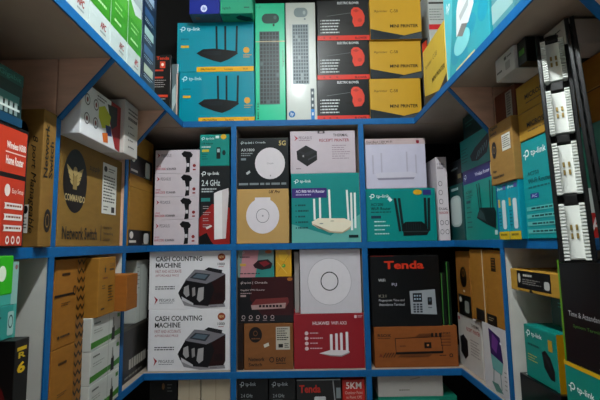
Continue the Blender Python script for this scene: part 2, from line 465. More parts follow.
b.poly([(296.5, 151), (306, 145.3), (317, 151.4), (317, 160), (307, 166.3), (297.2, 159.5)], '#15151a')
b.poly([(296.5, 151), (306, 145.3), (317, 151.4), (307, 156.5)], '#2a2a31'); b.poly([(300, 150.8), (306.5, 147), (312, 150), (305.5, 153)], '#17171b')
b.poly([(308, 159), (316, 155), (316, 156.3), (308, 160.4)], '#3a3a42'); b.r(302.5, 155, 304, 157, '#8a8a8a', 'printed_picture')
b.lines(296, 168, 301, 169.5, 1, '#7a6a70', 0.6)
b.r(318, 130.8, 325, 133.6, '#3a3136'); b.ell(321.5, 132.2, 2, 1, '#b9aab0')
b.done()

# ------------------------------------------------------------------ BACK, middle row, right bay
b = back('router_box', 'teal router box with a black four-antenna router below the pale white box', 366, 188.4, 436.3, 241.2, wrap_mat('#0f8782'), MID, D=0.22)
tp(b, 370, 196.5, 20, '#e6f2f0'); b.poly([(388, 199), (390, 196.5), (393, 200), (390.5, 202)], '#dfe8e8', 'sticker')
b.t('AC1200', 371, 203, 383.5, 205.8, '#0c2b2b'); b.t('Wi-Fi Router', 371, 207, 391, 210.2, '#0c2b2b', 0.015)
b.lines(371, 211.5, 392, 213.3, 1, '#0c4543', 0.6); b.r(371, 215.6, 381, 218.4, '#1b3a4a')
for i in range(4): b.lines(374, 221+i*4, 390, 223+i*4, 1, '#bfe0dc', 0.55, i)
b.ell(418.5, 192.6, 4.6, 2.6, '#d2a225'); b.r(424, 190.2, 432, 195.4, '#2f2f73')
for x, l in ((399.5, -4), (402.6, -3)): antenna(b, x, 198.3, 231.5, 2.6, '#1c2a2c', l)
for x, l in ((425.4, 0.2), (428.2, 1.2)): antenna(b, x, 198.3, 231.5, 2.6, '#1c2a2c', l)
b.poly([(402, 225), (405, 222.2), (421, 222), (425, 225), (428, 232), (426, 235.5), (402.5, 236)], '#0e1517')
for i in range(7): b.r(405.5+i*2.3, 223.5, 406.4+i*2.3, 230, '#223033', 'printed_picture')
b.r(403, 231.5, 427, 232.3, '#2c3c3e', 'printed_picture')
b.done(); t0 = b.top
b = back('router_box', 'pale white box with a faint white router, on the teal four-antenna router box', 365.8, 138.6, 426, 188.4, carton_mat('#c6c2d4'), t0, D=0.2)
b.r(365.8, 138.6, 426, 144.4, '#bda9aa'); b.t('Dual Band 1200 Wi-Fi', 367, 140.6, 393, 142.8, '#4b3b40'); b.lines(367, 143.4, 388, 144.2, 1, '#6b5b60', 0.7)
b.poly([(417, 140.6), (420, 140.6), (420, 143.2), (418.5, 144), (417, 143.2)], '#8e2030', 'lettering')
for x, ya in ((373, 155), (381.5, 153), (407, 152), (416, 155)): antenna(b, x, ya, 174, 1.5, '#b3aebf')
b.poly([(375, 174), (380, 172.5), (411, 172), (416.5, 174), (413, 179), (377.5, 179.4)], '#cbc6d4'); b.poly([(376.5, 178), (414, 177.6), (413, 179.6), (378, 180)], '#8f8a9c')
b.done()
b = back('narrow_box', 'narrow white box with icons standing in the back corner beside the teal router box', 437.8, 157, 448.5, 240.5, carton_mat('#cfc6cb'), MID, D=0.2)
b.t('1 GIG', 438.8, 163, 446, 165.6, '#3a3036'); b.lines(438.8, 167, 447, 170, 2, '#5f555c', 0.5)
for i in range(3): b.ring(441, 184+i*9, 2, 2.6, 0.2, '#4a4046'); 
b.t('DUAL', 438.6, 208, 447.5, 210.6, '#3a3036'); b.t('READER', 438.6, 212, 447.5, 214.4, '#a23038')
for i in range(2):
    for j in range(2): b.ring(440.6+i*5, 223+j*9, 1.9, 2.4, 0.2, '#4a4046')
b.done()

# ------------------------------------------------------------------ BACK, lower row
b = back('cash_counter_box', 'lower of the two white cash counting machine boxes', 148, 309.5, 230.5, 370, carton_mat('#e4e1e4'), LOW, D=0.27, group='cash counting machine boxes')
cash = [b]
b2 = back('cash_counter_box', 'upper of the two white cash counting machine boxes', 149, 250.3, 230.4, 309.5, carton_mat('#e4e1e4'), b.top, D=0.27, group='cash counting machine boxes')
cash.append(b2)
for b in cash:
    b.rect = (0, 0, 82, 59)
    b.t('CASH COUNTING', 6.5, 6, 53.5, 11, '#1c1b20', 0.018); b.t('MACHINE', 6.5, 12.4, 32, 17.4, '#1c1b20', 0.018)
    b.t('FAST AND ACCURATE', 6.5, 19.5, 32.5, 22.5, '#a04a52', 0); b.t('AFFORDABLE PRICE', 6.5, 24, 30, 26.2, '#a04a52', 0)
    b.lines(6.5, 35.8, 26, 40, 2, '#3c3a40', 0.45, 9, False)
    b.poly([(5.5, 45.5), (9.5, 49), (6, 54), (7.2, 49.4)], '#a02a34', 'lettering'); b.t('PEGASUS', 11, 48.2, 26, 51, '#4a484e', 0); b.lines(11, 52, 25, 53, 1, '#85828a', 0.7)
    b.ell(73, 7.4, 3.9, 3.7, '#8a3b20'); b.t('NEW', 70.5, 6, 75.5, 8.6, '#e0c090'); b.t('1000', 69.2, 13, 76.3, 15.8, '#3a3236'); b.lines(70, 16.8, 75.5, 17.8, 1, '#a04a52', 0.7)
    # machine
    b.poly([(29.5, 43), (31, 40), (52, 55), (76, 53.5), (77, 57), (52, 58), (36, 55)], '#8c888c')
    b.poly([(62, 30), (77, 24.5), (77, 50), (75, 54), (58, 55)], '#38100f')
    b.poly([(30, 42), (37, 30), (63, 32), (66, 40), (60, 56), (45, 54.5), (32, 48)], '#17151a')
    b.poly([(36.5, 30), (46, 19.5), (72, 22), (77, 24.5), (66, 30.5), (58, 34)], '#77747a')
    b.poly([(41, 28), (47, 22.6), (62, 24.5), (57, 31)], '#30343c'); b.poly([(44, 27.2), (48.5, 23.7), (59.5, 25.2), (56, 29.2)], '#566672')
    b.poly([(56, 20), (60, 17.5), (74, 20.5), (73, 24), (66, 22.6)], '#26242a')
    b.poly([(35.5, 37), (40, 35), (41, 45), (38, 47), (35, 43)], '#a09c9c'); b.poly([(43.5, 38), (46.5, 37), (47, 45), (44, 46.5)], '#8c8888')
    b.poly([(50, 38), (55.5, 37), (55, 49), (51, 52), (48.5, 49)], '#a6a2a2'); b.poly([(33, 46), (45, 53), (45, 55), (34, 50)], '#c4c0c4')
    b.r(66, 43, 74, 50, '#2a0c10', 'printed_picture'); b.lines(62, 55.8, 69, 56.8, 1, '#5a565a', 0.7)
    b.done()
# centre lower bay
b = back('switch_box', 'brown kraft network switch box at the foot of the centre lower bay', 244, 323.5, 293.2, 368, kraft('#80502a'), LOW, D=0.2)
b.ell(255.5, 334.3, 6.6, 7.6, '#20140e'); b.ring(255.5, 333, 2.2, 2.6, 0.25, '#6d4526'); b.lines(251.5, 337.5, 260, 339.2, 1, '#6d4526', 0.7, 2, False)
b.r(276, 327, 290, 349, '#b9b2a4', 'sticker'); b.lines(277, 328.5, 289, 341, 6, '#3a342e', 0.45, 3); b.r(278.5, 343.5, 283, 347, '#3a342e', 'lettering'); b.lines(284.5, 343, 289, 348, 3, '#3a342e', 0.5)
b.poly([(263.5, 344), (268.5, 342), (269.3, 345), (264.5, 347)], '#c8c0b2', 'sticker')
b.t('Network', 248.5, 356, 264.5, 359.8, '#1d120b', 0.02); b.t('Switch', 248.5, 361.2, 262, 364.6, '#1d120b', 0.02)
b.ring(271.6, 358.5, 2.4, 2.6, 0.3, '#1d120b'); b.t('EASY', 276, 356.4, 286, 360.4, '#1d120b', 0.02); b.lines(276, 361.6, 286, 363, 1, '#1d120b', 0.6)
b.done(); t0 = b.top
b = back('narrow_box', 'thin dark brown box edge left of the brown network switch box', 237.8, 323.5, 243.3, 368, kraft('#3c2113'), LOW, D=0.2)
b.r(238.6, 332, 242.5, 360, '#2a150c'); b.done()
b = back('switch_box', 'dark red network switch box on top of the brown network switch box', 237.8, 277.2, 293.6, 323.5, carton_mat('#161013'), max(t0, b.top), D=0.22)
b.poly([(252, 277.2), (293.6, 277.2), (293.6, 316), (262, 316), (250, 300)], '#4d1012', 'printed_panel')
tp(b, 240.5, 283, 11, '#c8b8b8'); b.t('| Omada', 252.5, 281.5, 267.5, 284.4, '#c8b8b8', 0)
b.t('Gigabit VPN Router', 240.5, 289.2, 265, 291.5, '#c2b2b2', 0.005); b.lines(240.5, 293, 252, 294.6, 1, '#a08888', 0.6); b.r(240.5, 295, 246, 297, '#a08888')
b.poly([(251, 305.5), (256, 299.5), (288, 298), (289, 303), (285, 309), (252, 310)], '#6d2a28'); b.poly([(251, 305.5), (286, 303.5), (285, 309), (252, 310)], '#a98a86')
for i in range(7): b.r(259+i*3.4, 305.4, 261.4+i*3.4, 307.8, '#2a1213', 'printed_picture')
for i in range(5): b.ring(243.5+i*7.2, 317.5, 1.8, 2, 0.3, '#b9a6a6'); b.lines(241.2+i*7.2, 320.3, 246+i*7.2, 321.4, 1, '#9a8686', 0.7, i)
b.ell(290, 279.6, 2.6, 1.8, '#a3652a'); b.done(); t0 = b.top
b = back('mouse_box', 'pink and teal mouse box on top of the dark red network box', 237.5, 249.3, 274, 277.2, carton_mat('#6d8784'), t0, D=0.12)
b.poly([(243, 249.3), (259, 249.3), (255, 277.2), (240, 277.2)], '#b77f86', 'printed_panel'); b.poly([(255, 277.2), (259, 262), (274, 266), (274, 277.2)], '#2d7f78', 'printed_panel')
b.poly([(253, 265), (258, 260.5), (268, 259.5), (272.5, 264), (271, 268.5), (262, 270), (255, 268)], '#3c1018'); b.poly([(259, 262.5), (266, 261), (270, 264), (264, 267)], '#7a1a22')
b.ell(268.5, 252, 3.4, 1.8, '#c0622c'); b.lines(240, 256.5, 250, 258.5, 1, '#3a3034', 0.6); b.r(240, 263.5, 246, 266, '#c39a46'); b.logo(243.5, 252.6, 1.0, '#d8d2d4')
b.lines(240, 273, 262, 275, 1, '#3a3034', 0.5, 3); b.done()
b = back('small_pouch_box', 'small bright yellow box beside the pink and teal mouse box', 275.4, 249.4, 291.6, 277.2, wrap_mat('#d19a12'), t0, D=0.1)
b.poly([(278, 252), (285, 250.5), (289, 256), (286, 262), (280, 260)], '#dcae35', 'printed_panel'); b.ell(283.5, 266, 2, 1.9, '#4f9a44'); b.ell(283.2, 265.6, 1, 0.9, '#a8d048')
b.line(278, 272, 289, 255, 0.7, '#b88310'); b.line(277, 262, 287, 274, 0.7, '#e0b84a'); b.done()
b = back('router_box', 'red router box with a white four-antenna router', 293.8, 313.6, 368, 369, carton_mat('#8f1620'), LOW, D=0.2)
b.t('HUAWEI', 313, 321.6, 329.5, 325, '#e2d0d2', 0.02); b.t('WiFi AX3', 331.5, 321.6, 347, 325, '#e2d0d2', 0.01)
b.rr(355, 315.6, 357.4, 318.6, 0.5, '#e0c8ca', 'lettering'); b.lines(358.3, 316, 363.5, 318.6, 2, '#d8b8bc', 0.5)
for i in range(4): b.ell(306.7, 333.3+i*5.1, 1.9, 1.9, '#d8c2c4'); b.lines(310, 332.6+i*5.1, 322+(i % 2)*1.5, 334.4+i*5.1, 1, '#cfa8ac', 0.6, i)
for x, ya, yb in ((331.3, 334.5, 351), (336.5, 333.8, 351), (341.4, 333.2, 352), (347, 332.4, 352.5)): b.rr(x-1.3, ya, x+1.3, yb, 0.8, '#e6e0e2')
b.poly([(319, 353.5), (330, 350.4), (347, 350.8), (349.6, 352.5), (341, 356), (331, 355.4)], '#dcd2d4'); b.poly([(319, 353.5), (331, 355.4), (341, 356), (349.6, 352.5), (349, 353.8), (341, 357.2), (330, 356.4)], '#9a868a')
b.done(); t0 = b.top
b = back('access_point_box', 'grey-white square box with a large pale disc, on the red router box', 300, 249.2, 361, 313.6, wrap_mat('#cdc7cd'), t0, D=0.16)
b.ell(329.5, 281.8, 22, 23.6, '#dcd6db'); b.ring(329.5, 281.8, 22, 23.6, 0.02, '#a5a0a6'); b.ring(329.5, 281.5, 9, 9.6, 0.11, '#2a282d'); b.ell(341, 286.5, 0.9, 0.9, '#d8d4d8'); b.done()
b = back('white_box', 'plain white box edge showing behind the pale disc box', 294.5, 252, 299.2, 313.6, carton_mat('#9c9490'), t0, D=0.16, Y=BY+0.03); b.done()
# right lower bay
b = back('switch_box', 'orange-brown switch box below the black fingerprint terminal box', 374.6, 326.4, 458, 369.2, kraft('#8a4c1f'), LOW, D=0.2)
for p in ([(395.5, 339), (441, 337.5), (443, 354), (396, 354.6)],):
    for i in range(4): b.line(*p[i], *p[(i+1) % 4], 0.6, '#27160d')
b.poly([(396, 353.2), (443, 352.6), (443, 355), (396, 355.6)], '#1d110a')
b.r(424.5, 343.4, 431.5, 349.6, '#1d110a', 'printed_picture'); b.r(427, 345.4, 429, 347.4, '#b0703c', 'printed_picture'); b.lines(400, 346.5, 406, 347.6, 1, '#27160d', 0.7)
b.t('RSOX', 378, 334, 391.5, 337.2, '#1a0f09', 0.02); b.lines(378, 338.3, 391, 339.5, 1, '#3a2110', 0.5)
for i in range(6): b.line(416+i*2.4, 338.5, 421+i*2.4, 334, 0.7, '#27160d')
for i in range(3): b.r(431.5+i*4, 333.6, 434+i*4, 338, '#27160d', 'printed_picture')
b.t('8 PORT', 441.6, 333, 451, 335.2, '#1a0f09'); 
for i in range(5): b.line(383+i*2.6, 358.6, 386+i*2.6, 353.5, 0.7, '#27160d')
for i in range(12): b.line(398+i*2.6, 358.6, 402+i*2.6, 355.6, 0.6, '#27160d')
for i in range(4): b.line(441, 337+i*3.2, 451, 337+i*3.2, 0.5, '#27160d')
b.t('A', 379, 354.5, 382, 358, '#6b1d14'); b.ring(450.6, 357.2, 1.8, 2, 0.4, '#1a0f09'); b.lines(439, 356.6, 446, 358, 1, '#1a0f09', 0.6); b.done(); t0 = b.top
b = back('terminal_box', 'black box with red brand lettering and a grey fingerprint terminal', 371, 255.4, 440.5, 326.4, carton_mat('#050506'), t0, D=0.2)
b.t('Tenda', 385, 261, 425, 269.2, '#c8361f', 0.03); b.t('WiFi', 378.6, 278.8, 385.6, 281.6, '#b9b9b9'); b.t('RJ', 392, 283.2, 397, 286.4, '#a9a4b4')
b.t('K21', 378.6, 294.6, 386, 297.4, '#8a8578', 0); b.t('Fingerprint Time and', 378.6, 299.2, 404, 302, '#b9b9bd', 0); b.t('Attendance Terminal', 378.6, 303.2, 404, 305.8, '#b9b9bd', 0)
b.r(371.5, 255.4, 395, 256.2, '#6a1d14')
b.poly([(409.5, 291.5), (434.8, 290), (435.8, 315), (410.2, 313.8)], '#9aa0a6'); b.r(412.5, 293.6, 421.6, 302.4, '#1b2026', 'printed_picture')
for i in range(3):
    for j in range(4): b.r(412.6+i*3.3, 304+j*2.4, 415+i*3.3, 305.7+j*2.4, '#30363d', 'printed_picture')
for i in range(3): b.r(413.6+i*2.6, 295.4, 415.2+i*2.6, 297, '#9fb4c4', 'printed_picture'); b.r(413.6+i*2.6, 298.6, 415.2+i*2.6, 300.2, '#9fb4c4', 'printed_picture')
b.rr(427, 297.8, 431.4, 305.4, 0.8, '#14161a'); b.ell(429.2, 300.6, 1.2, 1.6, '#3a4650'); b.r(427.4, 307.6, 431, 308.5, '#5a6066', 'printed_picture')
b.done()
for i, (xa, xb, yt, c) in enumerate(((442, 446.5, 273, '#0b1f10'), (447.5, 451, 262, '#0d2a16'))):
    b = back('narrow_box', ['dark green box edge right beside the black fingerprint terminal box', 'thin green-edged black box in the corner next to the tall brown boxes'][i], xa, yt, xb, 326.4, carton_mat(c), t0, D=0.2, Y=BY+0.01)
    b.r(xa, yt, xa+0.9, 326.4, '#3e7a35'); b.done()
# bottom row under the lower shelf
b = back('black_box', 'black box with small gold print under the lower cash counting box', 149, 379, 176.5, 430, carton_mat('#0b0c0d'), FOOT, D=0.2)
b.ell(163, 384.5, 1.4, 2.4, '#5f4424'); b.lines(167, 383, 172, 390, 3, '#4f5450', 0.3); b.done()
for i, (xa, xb) in enumerate(((177.8, 200.2), (201, 230.5))):
    b = back('cream_box', ['cream box with a small grey mark under the lower cash counting box', 'plain cream box left of the blue post in the bottom row'][i], xa, 376.6, xb, 430, carton_mat('#aea08a'), FOOT, D=0.2)
    if i == 0: b.t('KT', 181, 394.5, 186, 398, '#5a5248', 0.01, 0.4)
    b.r((xa+xb)/2-0.2, 376.6, (xa+xb)/2+0.2, 430, '#7d705c'); b.done()
for i, (xa, xb) in enumerate(((237, 268.3), (269, 296))):
    b = back('antenna_box', ['black antenna box, left of the two in the bottom row', 'black antenna box, right of the two in the bottom row'][i], xa, 378.5, xb, 430, carton_mat('#0e1013'), FOOT, D=0.2, group='black antenna boxes')
    tp(b, xa+3, 383.2, 16, '#b9c0c4'); b.t('2.4 GHz', xa+4, 390.2, xa+15.5, 392.8, '#9aa2a4', 0); b.lines(xa+4, 394.5, xa+14, 398, 2, '#6a7274', 0.4)
    b.poly([(xa+18, 400), (xa+27, 396), (xa+28, 430), (xa+18, 430)], '#aeb2b4'); b.done()
b = back('router_box', 'black box with red brand lettering in the bottom row beside the red panel box', 296.6, 379.4, 341.8, 430, wrap_mat('#0b0b0d'), FOOT, D=0.2)
b.t('Tenda', 299.5, 383.6, 321, 389.6, '#b32a1e', 0.03); b.rr(314.5, 392.5, 326, 420, 1.2, '#c4c6c8'); b.line(333.5, 380, 335.5, 400, 1.2, '#8c8f92'); b.r(336.6, 386, 341, 394, '#7d8688', 'printed_picture')
b.r(297, 379.4, 341, 380.2, '#9aa0a2'); b.done()
b = back('antenna_box', 'red box lettered with its five kilometre range in the bottom row', 342.8, 379.6, 365.4, 430, carton_mat('#b3241c'), FOOT, D=0.2)
b.t('5KM', 346.5, 381.6, 362, 386.8, '#e8d8d4', 0.02); b.t('Outdoor Point', 345.5, 388.4, 363, 390.8, '#d8b8b0', 0); b.t('to Point CPE', 346.5, 392, 362, 394.2, '#d8b8b0', 0); b.done()
b = back('teal_box', 'teal box at the bottom under the pale grey box', 379, 396.6, 458, 430, carton_mat('#157a63'), FOOT, D=0.22); b.r(376, 398.4, 440, 399.2, '#2f9a80'); b.done(); t0 = b.top
b = back('pale_box', 'pale grey box lying on the teal box in the bottom row', 378, 374.8, 443, 396.6, carton_mat('#a9a5a0'), t0, D=0.2); b.lines(399, 389.4, 410, 391.4, 1, '#6a6660', 0.5); b.poly([(410, 379), (420, 377), (421, 378), (411, 380)], '#8a867e', 'sticker'); b.done()

# ------------------------------------------------------------------ BACK, upper shelf
b = back('router_box', 'lower of the two teal boxes with a black three-antenna router', 179, 71.8, 254.6, 121.5, wrap_mat('#08869a'), UP, D=0.24, group='teal three-antenna router boxes')
trip = [b]
trip.append(back('router_box', 'upper of the two teal boxes with a black three-antenna router', 177, 22.3, 253.8, 71.8, wrap_mat('#08869a'), b.top, D=0.24, group='teal three-antenna router boxes'))
for b in trip:
    b.rect = (0, 0, 77, 49.5)
    tp(b, 3, 7, 20, '#cfe8ec'); b.lines(4, 16, 12, 19, 1, '#0f6f80', 0.5); b.r(4, 23, 12, 25.4, '#c79a2a')
    for x, l in ((40, -0.6), (48.5, -0.2), (59.5, 0.6)): antenna(b, x, 4, 31, 2.0, '#121a20', l)
    b.poly([(19.5, 31), (26, 27), (38, 26.5), (60, 29.5), (61, 32), (52, 37.5), (44, 40.5), (36, 38.5), (24, 34)], '#0b0f14')
    b.poly([(24, 30.6), (30, 28.4), (45, 29.2), (44, 33), (32, 33.2)], '#19212a')
    b.ell(69.5, 28.6, 3.1, 3.1, '#d09a38'); b.lines(66.5, 33, 75, 37, 2, '#d09a38', 0.4)
    b.r(20, 44.6, 77, 49.5, '#d9a31e'); b.t('300Mbps Wireless N Router', 24, 46, 39, 48.3, '#3a2c08', 0.01); b.t('Three Antennas', 47, 46.2, 56, 48.1, '#3a2c08', 0); b.t('Wi-Fi', 66, 46.2, 71, 48.1, '#3a2c08', 0)
    b.done()
t0 = trip[1].top
b = back('printer_ink_box', 'dark blue box with a round white emblem on top of the teal router boxes', 189.5, -16, 219.5, 11.5, carton_mat('#13237c'), t0, D=0.22, Y=BY-0.065)
b.ell(204, 6.6, 3.2, 3.2, '#cdd4e6'); b.t('hp', 202.4, 4.6, 205.8, 9, '#2a3f9c', 0.02, 0.3)
b.on('B').r(0, 0, 1, 0.4, '#4c5866').r(0.15, 0.1, 0.3, 0.2, '#7a5548').done()
b = back('mouse_box', 'green mouse box on top of the teal router boxes, beside the dark blue box', 220.2, -14, 252.5, 11.5, carton_mat('#25936f'), t0, D=0.22, Y=BY-0.065)
b.t('logitech', 222.5, 5, 230.5, 8.4, '#12463a', 0.01); b.lines(244, 5.4, 249.5, 7.6, 1, '#12463a', 0.6)
b.on('B').poly([(0.45, 0.12), (0.6, 0.06), (0.9, 0.14), (0.98, 0.25), (0.75, 0.27), (0.5, 0.2)], '#0f2a22').lines(0.1, 0.06, 0.3, 0.09, 1, '#12463a', 0.6).done()
def keyb(b, x0, y0, x1, y1, nx, ny, dark, key):
    b.r(x0, y0, x1, y1, dark, 'printed_picture')
    pts, fs = [], []
    dx, dy = (x1-x0-1)/nx, (y1-y0-1)/ny
    for i in range(nx):
        for j in range(ny):
            if random.random() < 0.04: continue
            a, c = x0+0.5+i*dx, y0+0.5+j*dy
            k = len(pts); pts += [b.m(a+0.12*dx, c+0.12*dy), b.m(a+0.85*dx, c+0.12*dy), b.m(a+0.85*dx, c+0.85*dy), b.m(a+0.12*dx, c+0.85*dy)]; fs.append((k, k+1, k+2, k+3))
    b.add('printed_keys', pts, fs, M(key, 0.4))
b = back('keyboard_box', 'tall green keyboard and mouse box, standing beside the teal router boxes', 255.3, 3.2, 285.2, 120.5, wrap_mat('#2cc092'), UP, D=0.07)
b.rr(262, 14, 279.5, 24, 4.6, '#25423c', ry=4.9); b.ell(275.5, 18, 1.6, 2, '#4a6660'); b.ell(274, 25.6, 1, 1.3, '#16302a')
keyb(b, 259.5, 32, 279.6, 104, 6, 19, '#46585a', '#10181a')
b.t('logitech', 282.2, 51, 284, 67, '#10463a', 0.01, 0, 90); b.t('MK120', 257, 102, 258.8, 118, '#10463a', 0.02, 0, 90); b.t('F-7', 256.6, 6, 261, 8.6, '#1a7a60', 0)
b.r(255.3, 41.6, 285.2, 42.6, '#b9a88a', 'packing_strap'); b.done()
b = back('keyboard_box', 'tall silver-white keyboard and mouse box with a round blue emblem', 286.2, 2.6, 316.2, 120.3, wrap_mat('#c3c8c2'), UP, D=0.07)
b.r(290, 24, 291, 88, '#b5bab4'); b.rr(294.5, 8, 308.5, 17.6, 4, '#7c8a8c', ry=4.6); b.ell(305, 13, 1.4, 2, '#a8b4b4'); b.ell(305.5, 19.6, 1, 1, '#7c8a8c')
keyb(b, 292.6, 24.8, 309, 84.6, 6, 17, '#87969a', '#3a474e')
b.ell(291.2, 113.6, 3.2, 3.2, '#1668a8'); b.t('hp', 289.6, 111.4, 292.8, 116, '#d8e2e6', 0.02, 0.3); b.r(310, 89, 313.6, 109, '#3c4a52'); b.r(310, 109, 313.6, 119, '#1d78c4')
for i in range(3): b.r(311, 92+i*6, 312.6, 94.6+i*6, '#c9d2d4', 'printed_picture')
b.r(311, 112, 312.6, 115, '#d8e4ea', 'printed_picture'); b.done()
base = UP
for i, (ya, yb) in enumerate(((79.6, 120.3), (40.4, 79.6), (0.4, 40.4))):
    b = back('blower_box', ['bottom', 'middle', 'top'][i]+' one of the three black and red blower boxes', 317, ya, 369.2, yb, wrap_mat('#23282c'), base, D=0.22, group='black and red blower boxes')
    base = b.top; b.rect = (0, 0, 53, 40)
    b.r(0, 35.2, 53, 40, '#cf3325'); b.t('ELECTRIC BLOWER', 21, 1.6, 43, 4, '#dfe4e4', 0.01); b.t('BLOWER', 38, 36.6, 50, 39, '#3a1110', 0.02)
    for x in (7, 13, 20): b.ell(x, 37.6, 1.0, 0.7, '#8a1d16')
    for j in range(5): b.ell(3.8, 20.4+j*3, 0.5, 0.5, '#cdd3d3', 'lettering'); b.lines(5, 19.6+j*3, 24, 21.6+j*3, 1, '#c3caca', 0.6, j*3+1)
    b.poly([(35, 10), (37.5, 7.5), (42, 7.4), (46, 10.5), (48.4, 16), (48, 22), (45, 26.4), (38, 27), (35.8, 22), (36.5, 18), (34.6, 14)], '#d2402f')
    b.poly([(36.5, 11), (40, 9), (43, 11), (40, 12.4)], '#a83024'); b.ell(43.5, 20.5, 2.2, 2, '#b4382a'); b.poly([(28, 22.6), (35.6, 21.4), (36.8, 25), (30, 24.6)], '#16191c'); b.line(10, 16, 34, 13, 0.4, '#6a7276')
    b.done()
base = UP
for i, (ya, yb) in enumerate(((78.6, 120), (40.6, 78.6), (-1, 40.6))):
    b = back('mini_printer_box', ['bottom', 'middle', 'top'][i]+' one of the three yellow mini printer boxes stacked beside the blower boxes', 370, ya, 421.3, yb, carton_mat('#b9902a'), base, D=0.22, group='yellow mini printer boxes', Y=BY-(0.012 if i == 2 else 0))
    base = b.top; b.rect = (0, 0, 52, 40)
    b.poly([(0, 29.6), (34, 36.5), (52, 32.6), (52, 40), (0, 40)], '#26323b', 'printed_panel'); b.poly([(30, 38), (52, 33.4), (52, 40), (28, 40)], '#3a4248', 'printed_panel')
    b.t('Xprinter', 4, 10.8, 18, 14, '#38301c', 0.0); b.t('C-58', 20.5, 10.4, 28.5, 13.6, '#38301c', 0.0); b.t('MINI PRINTER', 20, 25.4, 48.5, 28.6, '#1f1c14', 0.022); b.done()
b = back('router_box', 'black box edge with red marks standing beside the yellow mini printer stack', 423, 38, 429.4, 119.5, carton_mat('#151416'), UP, D=0.18, Y=BY+0.02)
b.poly([(423.8, 44), (428.4, 40), (428.6, 62), (424, 66)], '#c23a20'); b.poly([(424, 70), (428.4, 66), (428.4, 70), (424, 74)], '#c9c9c9'); b.poly([(424, 78), (428.6, 74), (429, 100), (424.4, 112)], '#c23a20'); b.done()
b = back('white_box', 'grey-white box with a red band behind the tilted yellow mini printer box', 430.4, -12, 453.5, 118, carton_mat('#aab0ae'), UP, D=0.18, Y=BY+0.03)
b.r(431, 2.2, 446, 4, '#23201f'); b.lines(431.5, 9, 446, 22, 5, '#6c7270', 0.3, 3); b.r(430.4, 24.4, 453.5, 29.6, '#b5242a'); b.done()
b = back('router_box', 'black box with red lettering in the dark upper left corner', 153.4, 55, 170.6, 122, carton_mat('#0f0f12'), UP, D=0.16, Y=BY+0.01)
b.t('Tenda', 156, 56.6, 168.6, 60, '#c23a22', 0.02); b.r(159.5, 61.5, 164.8, 68, '#d0452c'); b.ell(162.1, 64.6, 1.3, 1.5, '#f0e0d8')
b.r(154.2, 69.4, 163, 71, '#c23a22', 'lettering'); b.r(154.2, 76.4, 163, 78, '#c23a22', 'lettering'); b.lines(154.4, 79.6, 167, 88, 4, '#a8a4a4', 0.3, 3); b.r(154.2, 94, 168, 96.4, '#c23a22', 'lettering'); b.lines(156, 97.6, 166, 99, 1, '#a8a4a4', 0.6); b.done()
b = back('wrapped_box', 'narrow silver plastic-wrapped box between the red-lettered black box and the teal boxes', 171.6, 64, 177.6, 122, wrap_mat('#5b6b6e'), UP, D=0.2, Y=BY-0.005)
b.r(176.2, 74, 177.6, 118, '#c7a8a0'); b.poly([(172, 90), (175.5, 84), (176, 102), (172.4, 112)], '#9fb2b4', 'printed_panel'); b.done()

# ================================================================== LEFT WALL
# upper shelf: white and green power boxes
yb = [0.80, 0.905, 1.01, 1.115, 1.215]
for i in range(4):
    b = Box('power_backup_box', ['nearest', 'second nearest', 'third nearest', 'farthest'][i]+' of the four white and green power boxes on the upper left shelf', yb[i+1]-yb[i]-0.003, 0.24, 0.32, (-0.498, (yb[i]+yb[i+1])/2, UP), math.pi/2, carton_mat('#b2bebc'), group='white and green power boxes')
    b.poly([(0, 0.50), (0.5, 0.50), (1, 0.50), (1, 0.78), (0, 0.78)], '#348220', 'printed_panel'); b.poly([(0, 0.30), (0.5, 0.42), (1, 0.38), (1, 0.50), (0, 0.50)], '#46902e', 'printed_panel')
    b.r(0, 0, 1, 0.3, '#8f9c9c'); b.lines(0.2, 0.54, 0.85, 0.64, 2, '#8fc078', 0.3, i); b.lines(0.2, 0.69, 0.8, 0.73, 1, '#b5d8a4', 0.5, i)
    b.t('APC', 0.50, 0.845, 0.80, 0.905, '#8f2a28', 0.03, 0.2); b.lines(0.5, 0.925, 0.8, 0.945, 1, '#7a8686', 0.7); b.lines(0.1, 0.84, 0.32, 0.87, 1, '#b8c2c2', 0.7); b.r(0.45, 0.08, 0.6, 0.22, '#4a5252', 'lettering')
    b.done()
b = Box('orange_box', 'orange and black box at the top left on the upper shelf', 0.055, 0.2, 0.3, (-0.502, 0.765, UP), math.pi/2, carton_mat('#b9622a')); b.r(0, 0, 0.6, 1, '#2a2422'); b.done()
b = Box('motherboard_box', 'dark blue box with small white pictures beside the white and green boxes', 0.12, 0.2, 0.36, (-0.50, 1.285, UP), math.pi/2, carton_mat('#142a4c'))
for i in range(5): b.r(0.15, 0.08+i*0.18, 0.8, 0.16+i*0.18, ['#8fa6b8', '#2a4a74', '#9ab8b4', '#3c5c80', '#a8b4a0'][i], 'printed_picture'); b.lines(0.15, 0.18+i*0.18, 0.85, 0.22+i*0.18, 2, '#9ab0c0', 0.4, i)
b.done()
